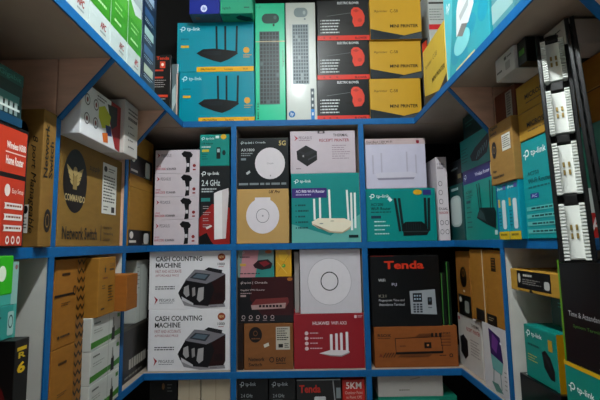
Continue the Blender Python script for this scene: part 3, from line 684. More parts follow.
# middle shelf, near bay
b = Box('router_box', 'black and red wireless router box standing at the left edge', 0.115, 0.22, 0.262, (-0.615, 0.8325, MID), math.pi/2, carton_mat('#17110f'))
b.r(0.03, 0.03, 0.95, 0.40, '#c03a24'); b.r(0.03, 0.44, 0.95, 0.985, '#c03a24')
b.t('Wireless N300', 0.42, 0.14, 0.93, 0.20, '#eee2da', 0.03); b.r(0.40, 0.225, 0.93, 0.235, '#e8c8bc', 'lettering'); b.t('Home Router', 0.42, 0.26, 0.88, 0.33, '#eee2da', 0.03)
b.ell(0.5, 0.54, 0.07, 0.05, '#e8d8d0'); b.t('Easy Setup', 0.62, 0.52, 0.92, 0.57, '#f0d8cc', 0)
for i in range(3): b.rr(0.42, 0.64+i*0.09, 0.92, 0.69+i*0.09, 0.02, '#e6dcd6', 'printed_panel'); b.lines(0.5, 0.655+i*0.09, 0.88, 0.675+i*0.09, 1, '#8a4a3a', 0.8, i, False); b.ell(0.43, 0.665+i*0.09, 0.03, 0.024, '#b8301c')
for i in range(3): b.ell(0.56+i*0.14, 0.94, 0.045, 0.034, '#efe4dc'); b.ell(0.56+i*0.14, 0.94, 0.025, 0.018, '#b8301c')
b.done(); t0 = b.top
b = Box('patch_panel_box', 'dark teal box with a white port row, on the wireless router box at the left', 0.20, 0.22, 0.118, (-0.615, 0.762, t0), math.pi/2, carton_mat('#0b3d3b'))
b.r(0, 0.0, 1, 0.22, '#0d4a44'); b.t('1000M Gigabit', 0.3, 0.06, 0.96, 0.19, '#2f7a70', 0.01); b.r(0, 0.44, 0.95, 0.60, '#3d7a7a'); b.r(0.0, 0.60, 0.95, 0.80, '#123132')
for i in range(12): b.r(0.1+i*0.07, 0.58, 0.145+i*0.07, 0.70, '#a8b8b4', 'printed_picture'); b.r(0.1+i*0.07, 0.73, 0.145+i*0.07, 0.82, '#7d8f8c', 'printed_picture')
b.r(0.05, 0.69, 0.95, 0.73, '#c3cec9', 'printed_picture'); b.r(0, 0.84, 1, 1, '#0f3c58'); b.done()
b = Box('switch_box', 'tall kraft network switch box with handwriting, standing at the left post', 0.05, 0.26, 0.335, (-0.617, 0.968, MID), math.pi/2, kraft('#7d5b26'))
b.t('Network', 0.14, 0.10, 0.46, 0.50, '#17120b', 0.02, 0, 90); b.t('Switch', 0.54, 0.22, 0.84, 0.50, '#17120b', 0.02, 0, 90); b.ell(0.60, 0.81, 0.26, 0.085, '#17120f'); b.ring(0.60, 0.81, 0.14, 0.05, 0.2, '#8a6a34')
b.on('L').t('8 port Manageable', 0.89, 0.20, 0.955, 0.90, '#17120b', 0.0, 0.3, -90); b.ell(0.80, 0.24, 0.07, 0.15, '#17120b'); b.r(0.80, 0.70, 0.90, 0.90, '#d8d4cc', 'sticker'); b.ell(0.875, 0.735, 0.02, 0.03, '#1a1612'); b.lines(0.82, 0.79, 0.89, 0.88, 4, '#3a352e', 0.4); b.done()
# middle bay
b = side('switch_box', 'large kraft network switch box with a black winged emblem', 'L', 0.645, 58.5, 122.5, 200, kraft('#80602a'), MID, H=0.303, D=0.26); b.rect = (0, -0.082, 1, 1)
b.ell(0.20, 0.33, 0.16, 0.33, '#15110d')
for s in (-1, 1):
    for j in range(4): b.poly([(0.19+s*0.025, 0.24+j*0.035), (0.19+s*(0.11-j*0.015), 0.18+j*0.05), (0.19+s*(0.10-j*0.015), 0.225+j*0.045), (0.19+s*0.03, 0.275+j*0.035)], '#a8905c')
b.ell(0.19, 0.235, 0.028, 0.05, '#a8905c'); b.r(0.165, 0.28, 0.215, 0.42, '#8a7444', 'printed_picture'); b.t('COMMANDO', 0.065, 0.475, 0.335, 0.545, '#b8a272', 0.02)
b.t('Network Switch', 0.055, 0.80, 0.54, 0.93, '#14100b', 0.016); b.r(0.60, 0.76, 0.608, 0.94, '#14100b', 'lettering')
b.t('Enterprise', 0.65, 0.765, 0.80, 0.81, '#14100b', 0); b.t('Networking', 0.65, 0.835, 0.82, 0.88, '#14100b', 0); b.t('Solution', 0.65, 0.90, 0.77, 0.94, '#14100b', 0)
b.r(0.60, 0.02, 0.86, 0.62, '#d8d6cc', 'sticker'); b.ell(0.65, 0.09, 0.03, 0.035, '#26221c'); b.lines(0.70, 0.07, 0.83, 0.13, 2, '#3a362e', 0.4); b.lines(0.62, 0.17, 0.84, 0.5, 9, '#3a362e', 0.45, 8); b.r(0.77, 0.53, 0.83, 0.60, '#2a2620', 'lettering'); b.lines(0.63, 0.53, 0.72, 0.6, 2, '#3a362e', 0.4)
b.t('supply', 0.38, 0.10, 0.55, 0.19, '#2a1f10', 0, 0.4); b.done(); t0 = b.top
b = Box('printer_box', 'white box with a multicolour swirl on the large kraft switch box', 0.235, 0.24, 0.15, (-0.588, 1.165, t0), math.pi/2, carton_mat('#d8d8da'))
b.poly([(0.72, 0.0), (1, 0.0), (1, 1), (0.86, 0.96), (0.70, 0.5)], '#8a1416', 'printed_panel'); b.poly([(0.62, 0.12), (0.9, 0.06), (0.9, 0.45), (0.75, 0.6)], '#241a1c', 'printed_panel')
b.poly([(0.40, 0.30), (0.55, 0.20), (0.72, 0.35), (0.68, 0.60), (0.50, 0.68), (0.40, 0.5)], '#b8b81c'); b.poly([(0.58, 0.58), (0.72, 0.55), (0.76, 0.75), (0.62, 0.78)], '#1c2a6a'); b.poly([(0.5, 0.78), (0.64, 0.72), (0.66, 0.92), (0.54, 0.95)], '#c8601c')
for i in range(2):
    for j in range(2): b.ring(0.13+i*0.2, 0.3+j*0.36, 0.06, 0.11, 0.2, '#4a4648'); b.ell(0.13+i*0.2, 0.3+j*0.36, 0.02, 0.05, '#7a3236')
b.lines(0.35, 0.08, 0.6, 0.2, 2, '#6a6668', 0.5); b.done()
b = Box('white_box', 'white box with black text lines beside the multicolour swirl box', 0.108, 0.24, 0.182, (-0.575, 1.339, t0), math.pi/2, carton_mat('#bfb8b2'))
b.lines(0.25, 0.12, 0.95, 0.26, 2, '#3a3432', 0.45, 3, False); b.lines(0.25, 0.28, 0.9, 0.36, 1, '#3a3432', 0.75, 4, False)
for i in range(4): b.ell(0.3, 0.46+i*0.13, 0.025, 0.02, '#3a3432', 'lettering'); b.lines(0.38, 0.44+i*0.13, 0.75, 0.48+i*0.13, 1, '#5a5452', 0.6, i)
b.done()
# far bay
b = Box('gold_box', 'lower of two gold boxes with a black label, by the back left corner', 0.24, 0.22, 0.225, (-0.645, 1.62, MID), math.pi/2, kraft('#8f6622'), group='gold boxes with black labels')
gs = [b]; gs.append(Box('gold_box', 'upper of two gold boxes with a black label, by the back left corner', 0.24, 0.22, 0.22, (-0.645, 1.62, b.top), math.pi/2, kraft('#8f6622'), group='gold boxes with black labels'))
for i, b in enumerate(gs):
    a, c = ((0.73, 1.0), (0.40, 0.77))[i]
    b.r(0, a, 0.93, c, '#121110'); b.ell(0.12, a+0.09, 0.07, 0.06, '#d8d4cc'); b.rr(0.62, a+0.05, 0.84, c-0.03, 0.05, '#c8c8c6'); b.r(0.04, c-0.09, 0.30, c-0.05, '#c8c4bc', 'lettering'); b.r(0.55, c-0.03, 0.85, c-0.02, '#a8a49c', 'lettering'); b.done()
# lower shelf, near bay
b = Box('tall_box', 'black box with a yellow numeral in the lower left corner', 0.045, 0.24, 0.31, (-0.60, 0.885, LOW), math.pi/2, carton_mat('#2b2c2a'))
b.r(0.15, 0.05, 0.8, 0.075, '#c9a82a', 'lettering'); b.t('R', 0.25, 0.085, 0.75, 0.125, '#c9a82a', 0.03); b.t('6', 0.2, 0.15, 0.75, 0.225, '#d8b02a', 0.04)
b.on('L').r(0, 0, 1, 1, '#120808'); b.ell(0.55, 0.45, 0.4, 0.3, '#5a0f10'); b.done(); t0 = b.top
b = Box('teal_box', 'pale teal box on top of the black box with the yellow numeral', 0.14, 0.22, 0.072, (-0.632, 0.835, t0), math.pi/2, carton_mat('#2f9088')); tb = [b]
b.r(0.93, 0, 1, 1, '#4aa49a'); b.rr(0.82, 0.2, 0.95, 0.9, 0.03, '#9fc4be', ry=0.06); b.ring(0.885, 0.5, 0.05, 0.2, 0.25, '#1d4a48'); b.lines(0.3, 0.3, 0.7, 0.6, 2, '#14524e', 0.4); b.done()
b = Box('teal_box', 'pale teal box with a small white mark, topmost of its pile at the left edge', 0.14, 0.22, 0.092, (-0.632, 0.835, b.top), math.pi/2, carton_mat('#46a89c'))
b.r(0.86, 0, 1, 1, '#8ebab2'); b.ell(0.95, 0.13, 0.03, 0.06, '#8a5a54'); b.lines(0.3, 0.3, 0.7, 0.5, 2, '#1a6a64', 0.4); b.done()
b = Box('green_box', 'small bright green box leaning out at the left edge under the middle shelf', 0.10, 0.05, 0.075, (-0.572, 0.755, b.top-0.06), math.pi/2, carton_mat('#2fae1c')); b.ell(0.7, 0.45, 0.1, 0.2, '#e6f2e0'); b.done()
green = b
# lower shelf, middle bay
base = LOW
for i in range(2):
    b = side('kraft_box', ['lower of two kraft boxes with a black zigzag band', 'upper of two kraft boxes with a black zigzag band'][i], 'L', 0.648, 54, 84.5, 300, kraft('#94601f'), base, H=0.235, D=0.26, group='kraft boxes with zigzag bands'); base = b.top+0.001
    b.r(0.70, 0, 0.98, 1, '#8a5a22')
    for j in range(9):
        for c in (0.70, 0.84):
            v = j*0.111; b.poly([(c, v), (c+0.07, v+0.055), (c+0.14, v), (c+0.14, v+0.035), (c+0.07, v+0.09), (c, v+0.035)], '#1d130b')
    if i: b.r(0, 0.40, 0.6, 0.425, '#2a1b0e', 'lettering'); b.ring(0.62, 0.38, 0.05, 0.06, 0.35, '#1d130b')
    b.lines(0.2, 0.16, 0.45, 0.20, 1, '#4a2e12', 0.75, 4, False); b.lines(0.2, 0.5, 0.5, 0.55, 2, '#4a2e12', 0.35); b.ell(0.16, 0.88, 0.03, 0.02, '#3a2410', 'lettering'); b.lines(0.22, 0.865, 0.5, 0.895, 1, '#3a2410', 0.75, 4, False); b.done()
base = LOW
for i in range(3):
    b = side('white_green_box', ['lowest', 'middle one', 'topmost'][i]+' of the three white boxes with a green band in a stack', 'L', 0.625, 91, 120, 340, carton_mat('#c2c4be'), base, H=0.0963, D=0.24, group='white boxes with green bands'); base = b.top+0.0008
    b.poly([(0, 0.74), (0.72, 0.72), (1, 0.64), (1, 0.86), (0, 0.93)], '#3b7a24', 'printed_panel'); b.r(0.565, 0, 0.575, 1, '#8a8c86'); b.poly([(0.68, 0.55), (0.78, 0.50), (0.78, 0.95), (0.66, 0.95)], '#1a1c1a'); b.poly([(0.71, 0.2), (0.74, 0.2), (0.76, 0.55), (0.70, 0.55)], '#7c7e78')
    b.lines(0.08, 0.16, 0.28, 0.23, 1, '#55584f', 0.75, 4, False); b.lines(0.08, 0.38, 0.45, 0.54, 2, '#84877f', 0.3, i); b.r(0.86, 0.12, 0.95, 0.25, '#3b7a24'); b.done()
wtop = base
b = Box('kraft_box', 'kraft box with a black star emblem on the white and green boxes', 0.109, 0.2, 0.178, (-0.612, 1.281, wtop), math.pi/2, kraft('#9a6a24'))
b.poly([(0.36+0.06*(1 if k % 2 == 0 else 0.42)*math.sin(k*math.pi/5), 0.21-0.085*(1 if k % 2 == 0 else 0.42)*math.cos(k*math.pi/5)) for k in range(10)], '#1a1209'); b.lines(0.22, 0.34, 0.5, 0.38, 1, '#6a2a14', 0.75, 4, False)
b.t('2200', 0.62, 0.10, 0.92, 0.17, '#5a3f1a', 0.01); b.lines(0.62, 0.2, 0.9, 0.26, 1, '#2a1c0c', 0.6); b.lines(0.2, 0.48, 0.45, 0.56, 2, '#2a1c0c', 0.4, 2); b.lines(0.55, 0.5, 0.88, 0.8, 6, '#2a1c0c', 0.4, 3); b.lines(0.16, 0.86, 0.36, 0.9, 1, '#2a1c0c', 0.75, 4, False); b.done()
# lower shelf, far bay
b = side('dark_box', 'dark box with white diagonal lettering at the lower left corner', 'L', 0.655, 122.5, 147, 345, carton_mat('#26241f'), LOW, H=0.20, D=0.2)
b.lines(0.25, 0.62, 0.95, 0.86, 1, '#a8a49a', 0.75, 4, False); b.lines(0.1, 0.9, 0.8, 0.96, 1, '#7a766c', 0.6); b.r(0, 0, 1, 0.06, '#3a372f'); b.done(); dtop = b.top
b = side('white_box', 'plain white box on the dark box behind the cash counting boxes', 'L', 0.655, 136, 147.5, 300, carton_mat('#b5b8b2'), b.top, H=0.245, D=0.2); b.r(0.3, 0, 0.33, 1, '#8a8d88'); b.lines(0.05, 0.1, 0.25, 0.5, 6, '#7a7d78', 0.3); b.done()
b = Box('kraft_box', 'small plain kraft box sticking out beside the star emblem box', 0.09, 0.2, 0.118, (-0.575, 1.383, wtop), math.pi/2, kraft('#95581c'))
b.r(0.93, 0.35, 1, 0.6, '#c8bfb0', 'sticker'); b.done()

# ================================================================== RIGHT WALL
# upper shelf
b = Box('mini_printer_box', 'single yellow mini printer box on the right upper shelf beside the blue printer box', 0.24, 0.16, 0.235, (0.505, 1.425, UP), -math.pi/2, carton_mat('#c3a63c'))
b.poly([(0, 0.78), (0.68, 0.94), (1, 0.80), (1, 1), (0, 1)], '#2b353c', 'printed_panel'); b.t('Xprinter', 0.1, 0.30, 0.42, 0.38, '#4a4020', 0); b.t('C-58', 0.48, 0.28, 0.66, 0.36, '#4a4020', 0); b.t('MINI PRINTER', 0.4, 0.62, 0.95, 0.70, '#2a2410', 0.02); b.done()
b = Box('printer_box', 'light blue box with a white printer picture on the right upper shelf', 0.30, 0.2, 0.34, (0.502, 1.14, UP), -math.pi/2, carton_mat('#319fac'))
b.poly([(0, 0), (0.3, 0), (0.2, 0.5), (0.05, 1), (0, 1)], '#55bcc6', 'printed_panel')
for p in ((0.25, 0.80, 0.13, 0.10), (0.62, 0.70, 0.14, 0.09), (0.80, 0.45, 0.13, 0.14), (0.45, 0.9, 0.1, 0.08), (0.9, 0.7, 0.1, 0.1)): b.ell(*p, '#1f93ac', 'printed_panel')
b.ell(0.42, 0.76, 0.2, 0.1, '#7ccdd2', 'printed_panel')
b.poly([(0.30, 0.66), (0.34, 0.42), (0.42, 0.32), (0.72, 0.32), (0.74, 0.56), (0.60, 0.66), (0.45, 0.64)], '#d5dcdc'); b.poly([(0.32, 0.66), (0.45, 0.60), (0.58, 0.66), (0.45, 0.72)], '#7a7a78'); b.poly([(0.40, 0.50), (0.64, 0.45), (0.62, 0.52), (0.42, 0.56)], '#aab4b6')
b.t('hp', 0.06, 0.22, 0.18, 0.34, '#d8eef0', 0.02, 0.3); b.r(0.25, 0.95, 0.7, 0.97, '#d8c88a', 'lettering'); b.done()
b = Box('wrapped_box', 'pale teal box near the right end of the upper shelf', 0.10, 0.2, 0.2, (0.505, 0.93, UP), -math.pi/2, carton_mat('#4c8a92')); b.r(0, 0.6, 1, 0.85, '#8fb4b4'); b.done()
b = Box('kraft_box', 'brown carton lying on top of the light blue printer box', 0.26, 0.2, 0.14, (0.49, 1.10, UP+0.34), -math.pi/2, kraft('#7a5634')); b.r(0.47, 0, 0.53, 1, '#a58a62', 'tape'); b.done()
# middle shelf, far bay
b = side('router_box', 'dark teal box with a white rounded device, by the back right corner', 'R', 0.648, 450.5, 464, 215, carton_mat('#0c4443'), MID, top=(458, 184), D=0.2)
b.rr(0.06, 0.2, 0.85, 0.76, 0.3, '#b4c4c2', ry=0.1); b.rr(0.15, 0.24, 0.76, 0.72, 0.24, '#c6d2d0', ry=0.08); b.lines(0.2, 0.06, 0.7, 0.12, 1, '#a8c0be', 0.75, 4, False); b.done(); t0 = b.top
b = side('router_box', 'dark grey-blue box on top of the dark teal box with the rounded device', 'R', 0.65, 446.5, 461.5, 170, carton_mat('#1f2b31'), t0, H=0.10, D=0.2)
b.poly([(0, 0.75), (1, 0.45), (1, 1), (0, 1)], '#0e1215', 'printed_panel'); b.lines(0.3, 0.3, 0.8, 0.42, 1, '#8a9aa0', 0.6); b.r(0.75, 0.6, 0.95, 0.78, '#8a7a4a'); b.done()
b = side('router_box', 'teal box with a black angled router and a purple banner on the right middle shelf', 'R', 0.645, 464.5, 497.5, 205, carton_mat('#0e8378'), MID, top=(480, 165), D=0.24)
b.r(0, 0, 1, 0.2, '#2c2a68'); b.t('Wireless Router', 0.42, 0.08, 0.85, 0.13, '#c8c8e0', 0.01); b.r(0.88, 0.02, 0.98, 0.18, '#b8a460'); b.logo(0.1, 0.09, 0.03, '#d8e0e8', 1.2)
b.t('AC1200', 0.08, 0.30, 0.28, 0.34, '#0c3a38', 0.01); b.lines(0.08, 0.37, 0.32, 0.42, 2, '#0c4a46', 0.4); b.r(0.08, 0.44, 0.22, 0.48, '#123a48')
for i in range(5): b.lines(0.08, 0.53+i*0.07, 0.26, 0.56+i*0.07, 1, '#0c4a46', 0.6, i)
for x, l in ((0.50, -0.04), (0.56, -0.03), (0.82, 0.02), (0.88, 0.03)): antenna(b, x, 0.24, 0.62, 0.022, '#12201f', l)
b.poly([(0.40, 0.70), (0.52, 0.57), (0.92, 0.60), (0.96, 0.66), (0.93, 0.86), (0.70, 0.80)], '#0d1a1b'); b.poly([(0.42, 0.69), (0.53, 0.59), (0.62, 0.66), (0.68, 0.76)], '#2c3c3e'); b.rr(0.90, 0.88, 0.97, 0.94, 0.01, '#b8d0cc'); b.done(); t0 = b.top
b = side('router_box', 'teal box with a dark ribbed router, topmost of its pile on the right middle shelf', 'R', 0.648, 460, 495, 150, carton_mat('#11807f'), t0, H=0.125, D=0.24)
b.poly([(0.32, 0.60), (0.48, 0.42), (0.86, 0.20), (0.88, 0.42), (0.80, 0.72), (0.55, 0.84), (0.36, 0.78)], '#16343c')
for i in range(5): b.line(0.50+i*0.07, 0.78-i*0.05, 0.58+i*0.06, 0.55-i*0.04, 0.015, '#5d8a94')
b.lines(0.04, 0.3, 0.25, 0.8, 5, '#0c4a4c', 0.3); b.done(); t0 = b.top
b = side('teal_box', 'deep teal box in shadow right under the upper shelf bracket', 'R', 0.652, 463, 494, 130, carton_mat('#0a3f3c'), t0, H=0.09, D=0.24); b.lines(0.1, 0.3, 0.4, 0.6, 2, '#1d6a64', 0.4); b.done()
# middle shelf, near bay
Y0s = ((1.175, 1.235), (1.113, 1.173))
for i, (a, c) in enumerate(Y0s):
    b = Box('adapter_box', ['farther', 'nearer'][i]+' of two slim teal boxes with a white stick and yellow foot', c-a, 0.2, 0.168, (0.612, (a+c)/2, MID), -math.pi/2, carton_mat('#1290a4'), group='slim teal boxes with yellow feet')
    b.r(0, 0.86, 1, 1, '#c8a81e'); b.lines(0.15, 0.9, 0.8, 0.95, 1, '#6a5808', 0.7); b.rr(0.45, 0.30, 0.80, 0.82, 0.12, '#c9d6da', ry=0.04); tp(b, 0.06, 0.1, 0.6); b.r(0.62, 0.04, 0.92, 0.12, '#4a4f96'); b.r(0.1, 0.28, 0.28, 0.42, '#c8a84a'); b.lines(0.1, 0.5, 0.36, 0.8, 5, '#0a5a68', 0.35); b.done()
t0 = b.top
b = Box('router_box', 'large teal router box with white bullet panels behind the terminal strip', 0.153, 0.24, 0.27, (0.625, 1.0315, MID), -math.pi/2, carton_mat('#128e92'))
tp(b, 0.08, 0.15, 0.66); b.t('AC750', 0.16, 0.33, 0.5, 0.37, '#0c3438', 0); b.t('Wi-Fi Router', 0.16, 0.40, 0.82, 0.45, '#0c3438', 0.01); b.lines(0.16, 0.48, 0.8, 0.51, 1, '#0c5a5c', 0.6); b.r(0.2, 0.55, 0.45, 0.60, '#2a3a86'); b.t('AC', 0.24, 0.56, 0.4, 0.59, '#d0d4e8', 0)
for i in range(4): b.r(0.06, 0.68+i*0.075, 0.96, 0.72+i*0.075, '#5fb4b0'); b.lines(0.2, 0.69+i*0.075, 0.9, 0.71+i*0.075, 1, '#0c4a4c', 0.9, i, False)
b.done(); tb = b.top
b = Box('switch_box', 'tan kraft switch box with a black oval emblem, on the slim teal boxes', 0.138, 0.24, 0.185, (0.605, 1.180, t0), -math.pi/2, kraft('#96713a'))
b.ell(0.22, 0.42, 0.11, 0.14, '#18130d'); b.ring(0.22, 0.42, 0.05, 0.06, 0.25, '#8a6c36'); b.r(0.58, 0.24, 0.92, 0.5, '#d4d2c8', 'sticker'); b.lines(0.61, 0.27, 0.9, 0.47, 6, '#3a362e', 0.45); b.t('Giga', 0.1, 0.76, 0.28, 0.81, '#18130d', 0.02); b.t('Network Switch', 0.1, 0.85, 0.58, 0.9, '#18130d', 0.02); b.r(0, 0.18, 1, 0.19, '#6a4d22'); b.t('Gigabit', 0.08, 0.02, 0.44, 0.09, '#18130d', 0.02); b.t('Switch', 0.08, 0.11, 0.38, 0.17, '#18130d', 0.02); b.done(); t1 = b.top
b = Box('brown_box', 'reddish-brown box with a tall white barcode label under the white box', 0.12, 0.2, 0.10, (0.63, 1.185, t1), -math.pi/2, kraft('#5a2c1a')); b.r(0.55, 0.1, 0.85, 0.9, '#8a857a', 'sticker'); b.lines(0.6, 0.15, 0.8, 0.85, 9, '#2a2420', 0.5); b.done(); t1 = b.top
base = tb
for i in range(2):
    b = Box('gold_box', ['lower', 'upper'][i]+' gold box with dark lettering on the large teal router box', 0.148, 0.24, 0.078, (0.622, 1.0315, base), -math.pi/2, kraft('#a67e2c'), group='gold boxes on the teal router box'); base = b.top+0.0006
    b.t('MICROSAT', 0.28, 0.42, 0.98, 0.60, '#241a0a', 0.022); b.lines(0.3, 0.72, 0.9, 0.78, 1, '#4a3814', 0.6); b.r(0, 0.0, 1, 0.03, '#7a5a1c'); b.done()
t2 = base
b = Box('green_box', 'tall green box with a white and red label at the right edge', 0.20, 0.22, 0.255, (0.655, 0.852, MID), -math.pi/2, carton_mat('#0f5a45'))
b.r(0.18, 0.56, 0.50, 0.78, '#c4c8c4'); b.r(0.18, 0.78, 0.50, 1.0, '#b3201c'); b.t('A', 0.25, 0.82, 0.42, 0.94, '#e6dcd8', 0.02); b.done(); t0 = b.top
b = Box('kraft_box', 'orange-brown carton with a sealed seam at the top right edge', 0.22, 0.22, 0.168, (0.69, 0.845, t0), -math.pi/2, kraft('#a0661f')); b.r(0, 0.46, 1, 0.475, '#3a220c', 'lettering'); b.r(0.0, 0.44, 1, 0.455, '#b98a44', 'tape'); b.done(); t3 = b.top
b = Box('white_box', 'white box with black lettering jutting out under the right upper shelf', 0.095, 0.28, 0.062, (0.545, 1.012, t2), -math.pi/2, carton_mat('#c2beba'))
b.lines(0.08, 0.62, 0.35, 0.74, 1, '#3a3634', 0.75, 4, False); b.r(0.5, 0.2, 0.62, 0.34, '#55504e', 'lettering'); b.lines(0.66, 0.24, 0.9, 0.34, 1, '#55504e', 0.6); b.rr(0.55, 0.45, 0.8, 0.8, 0.03, '#9a9692', ry=0.05); b.done()
b = Box('black_box', 'black box with green lettering beside the white box under the right upper shelf', 0.038, 0.28, 0.062, (0.552, 0.942, max(t2, t3)), -math.pi/2, carton_mat('#10140f')); b.lines(0.2, 0.4, 0.8, 0.7, 1, '#4a8a2a', 0.75, 4, False); b.done()
b = Box('white_box', 'small white box near the top of the black terminal strip', 0.076, 0.28, 0.058, (0.592, 0.879, max(t2, t3)), -math.pi/2, carton_mat('#b8b2ae')); b.lines(0.2, 0.3, 0.85, 0.55, 2, '#4a4644', 0.5); b.done()
# lower shelf, far bay
b = side('receipt_printer_box', 'white receipt printer box on the lower right shelf under the tall brown boxes', 'R', 0.652, 459.5, 482, 350, carton_mat('#c4beb8'), LOW, H=0.205, D=0.22)
b.poly([(0.08, 0.45), (0.25, 0.38), (0.42, 0.46), (0.42, 0.74), (0.28, 0.84), (0.1, 0.74)], '#16161a'); b.poly([(0.08, 0.45), (0.25, 0.38), (0.42, 0.46), (0.26, 0.53)], '#2c2c32'); b.t('THERMAL', 0.62, 0.10, 0.95, 0.16, '#33282d', 0.01); b.t('RECEIPT PRINTER', 0.40, 0.20, 0.96, 0.27, '#a02a30', 0.01); b.lines(0.55, 0.4, 0.92, 0.72, 6, '#8a8480', 0.35); b.r(0.04, 0.06, 0.12, 0.12, '#a8242c', 'lettering'); b.done(); ta = b.top
b = side('monitor_arm_box', 'white box with a purple screen picture on the lower right shelf', 'R', 0.64, 483.5, 506, 350, carton_mat('#c9c6c8'), LOW, H=0.218, D=0.22)
b.poly([(0.30, 0.06), (0.78, 0.14), (0.86, 0.50), (0.34, 0.44)], '#2b1a5a'); b.poly([(0.45, 0.12), (0.7, 0.2), (0.6, 0.4), (0.4, 0.34)], '#6a3a8a'); b.poly([(0.34, 0.44), (0.86, 0.50), (0.78, 0.68), (0.40, 0.66)], '#6aa8a4'); b.line(0.45, 0.64, 0.40, 0.88, 0.03, '#5a7a7a'); b.line(0.72, 0.66, 0.74, 0.9, 0.03, '#5a7a7a'); b.poly([(0.32, 0.86), (0.6, 0.84), (0.8, 0.94), (0.5, 0.97)], '#4a7a72'); b.ell(0.8, 0.22, 0.04, 0.02, '#e0e0e8'); b.lines(0.88, 0.6, 0.97, 0.9, 5, '#7a7678', 0.3); b.done(); tc = b.top
b = side('kraft_box', 'tall brown box with a black oval emblem and router label', 'R', 0.65, 457, 470.5, 290, kraft('#8e5a1e'), ta, H=0.255, D=0.24)
b.ell(0.55, 0.4, 0.24, 0.16, '#1a110a'); b.ring(0.55, 0.34, 0.1, 0.06, 0.3, '#7a4e1c'); b.r(0.1, 0.68, 1, 1, '#0e0d0d'); b.ell(0.25, 0.76, 0.09, 0.04, '#c8c4bc'); b.rr(0.55, 0.76, 0.85, 0.94, 0.08, '#8a8a86', ry=0.04); b.r(0.5, 0.6, 0.62, 0.63, '#c8bca4', 'sticker'); b.done()
for i, (xa, xb) in enumerate(((471.5, 484.5), (485.5, 503.5))):
    b = side('kraft_box', ['tall brown box edge with a pale seam, second from the blue post', 'tall brown box with a dark mark, next to the blue post on the lower right'][i], 'R', 0.64, xa, xb, 290, kraft('#99661f'), max(ta, tc), H=0.252, D=0.24)
    if i == 0: b.r(0.93, 0, 1, 1, '#cdb894'); b.r(0.3, 0.84, 0.9, 1, '#1a110a')
    else: b.r(0.42, 0.10, 0.66, 0.28, '#2a1a0a'); b.lines(0.45, 0.12, 0.63, 0.26, 4, '#8a5c20', 0.4); b.r(0, 0.86, 0.55, 1, '#14100c'); b.lines(0.1, 0.9, 0.4, 0.96, 2, '#a89878', 0.4)
    b.done()
# lower shelf, near bay
b = Box('black_box', 'black glossy box with a white arrow under the teal and yellow camera box', 0.19, 0.24, 0.115, (0.64, 1.135, LOW), -math.pi/2, wrap_mat('#0c0d0e'))
b.poly([(0.42, 0.62), (0.56, 0.74), (0.50, 0.76), (0.56, 0.98), (0.48, 0.98), (0.46, 0.8)], '#b0b0b0'); b.on('T').r(0.08, 0.72, 0.34, 0.96, '#aeb6b4', 'sticker').r(0.75, 0.3, 0.95, 0.4, '#7a8080').done(); t0 = b.top
b = Box('camera_box', 'teal box with a yellow side and a black oval camera, on the black glossy box', 0.15, 0.24, 0.145, (0.648, 1.13, t0), -math.pi/2, carton_mat('#0f7f74'))
tp(b, 0.08, 0.16, 0.5); b.lines(0.12, 0.34, 0.5, 0.4, 1, '#0a4a46', 0.6); b.poly([(0.55, 0.42), (0.66, 0.36), (0.80, 0.46), (0.90, 0.66), (0.88, 0.84), (0.76, 0.84), (0.60, 0.68)], '#0c0f12'); b.poly([(0.60, 0.46), (0.67, 0.42), (0.80, 0.58), (0.78, 0.66)], '#2a3236'); b.r(0.76, 0.14, 0.88, 0.34, '#b08a2a'); b.lines(0.1, 0.55, 0.4, 0.7, 3, '#c9b84a', 0.3)
b.on('R').r(0, 0, 1, 1, '#bd8a14').lines(0.1, 0.5, 0.4, 0.7, 4, '#8a6408', 0.3).done(); t0 = b.top
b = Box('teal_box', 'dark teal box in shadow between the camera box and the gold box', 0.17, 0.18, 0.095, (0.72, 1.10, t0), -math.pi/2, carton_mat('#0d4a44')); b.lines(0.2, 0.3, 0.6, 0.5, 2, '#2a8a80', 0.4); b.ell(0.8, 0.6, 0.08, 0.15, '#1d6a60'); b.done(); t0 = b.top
b = Box('gold_box', 'long gold box with a black label under the right middle shelf', 0.235, 0.26, 0.062, (0.64, 1.125, t0), -math.pi/2, kraft('#b08430'))
b.r(0.16, 0.06, 0.84, 0.86, '#121110'); b.ell(0.21, 0.4, 0.03, 0.22, '#c8c4bc'); b.lines(0.3, 0.2, 0.5, 0.36, 1, '#c8c4bc', 0.6); b.lines(0.28, 0.42, 0.66, 0.7, 3, '#8a8680', 0.4); b.rr(0.72, 0.4, 0.82, 0.75, 0.03, '#b8b8b4', ry=0.1); b.poly([(0.42, 0.88), (0.46, 0.86), (0.5, 1), (0.42, 1)], '#2a1d0c'); b.done()
b = Box('router_box', 'large teal box with yellow top edge in the lower right corner', 0.215, 0.26, 0.235, (0.585, 0.8225, LOW), -math.pi/2, carton_mat('#0f7d70'))
b.r(0, 0, 1, 0.035, '#c8a01c'); tp(b, 0.05, 0.22, 0.36); b.t('300Mbps Wireless', 0.12, 0.5, 0.7, 0.58, '#0a3a36', 0.01); b.t('N Router', 0.12, 0.64, 0.45, 0.72, '#0a3a36', 0.01); b.on('T').r(0, 0, 1, 1, '#c8a01c').done(); t0 = b.top
b = Box('terminal_box', 'large black attendance terminal box with a green edge at the right', 0.21, 0.24, 0.222, (0.585, 0.82, t0), -math.pi/2, carton_mat('#050506'))
b.r(0, 0, 0.03, 1, '#5a8a22'); b.t('Time & Attendance', 0.12, 0.49, 0.62, 0.54, '#b4b4b8', 0.0); b.t('System Terminal', 0.18, 0.61, 0.6, 0.65, '#4a7a34', 0.0); b.t('ZK', 0.5, 0.88, 0.64, 0.95, '#d0d0d4', 0.02, 0.2); b.done(); tbox = b.top

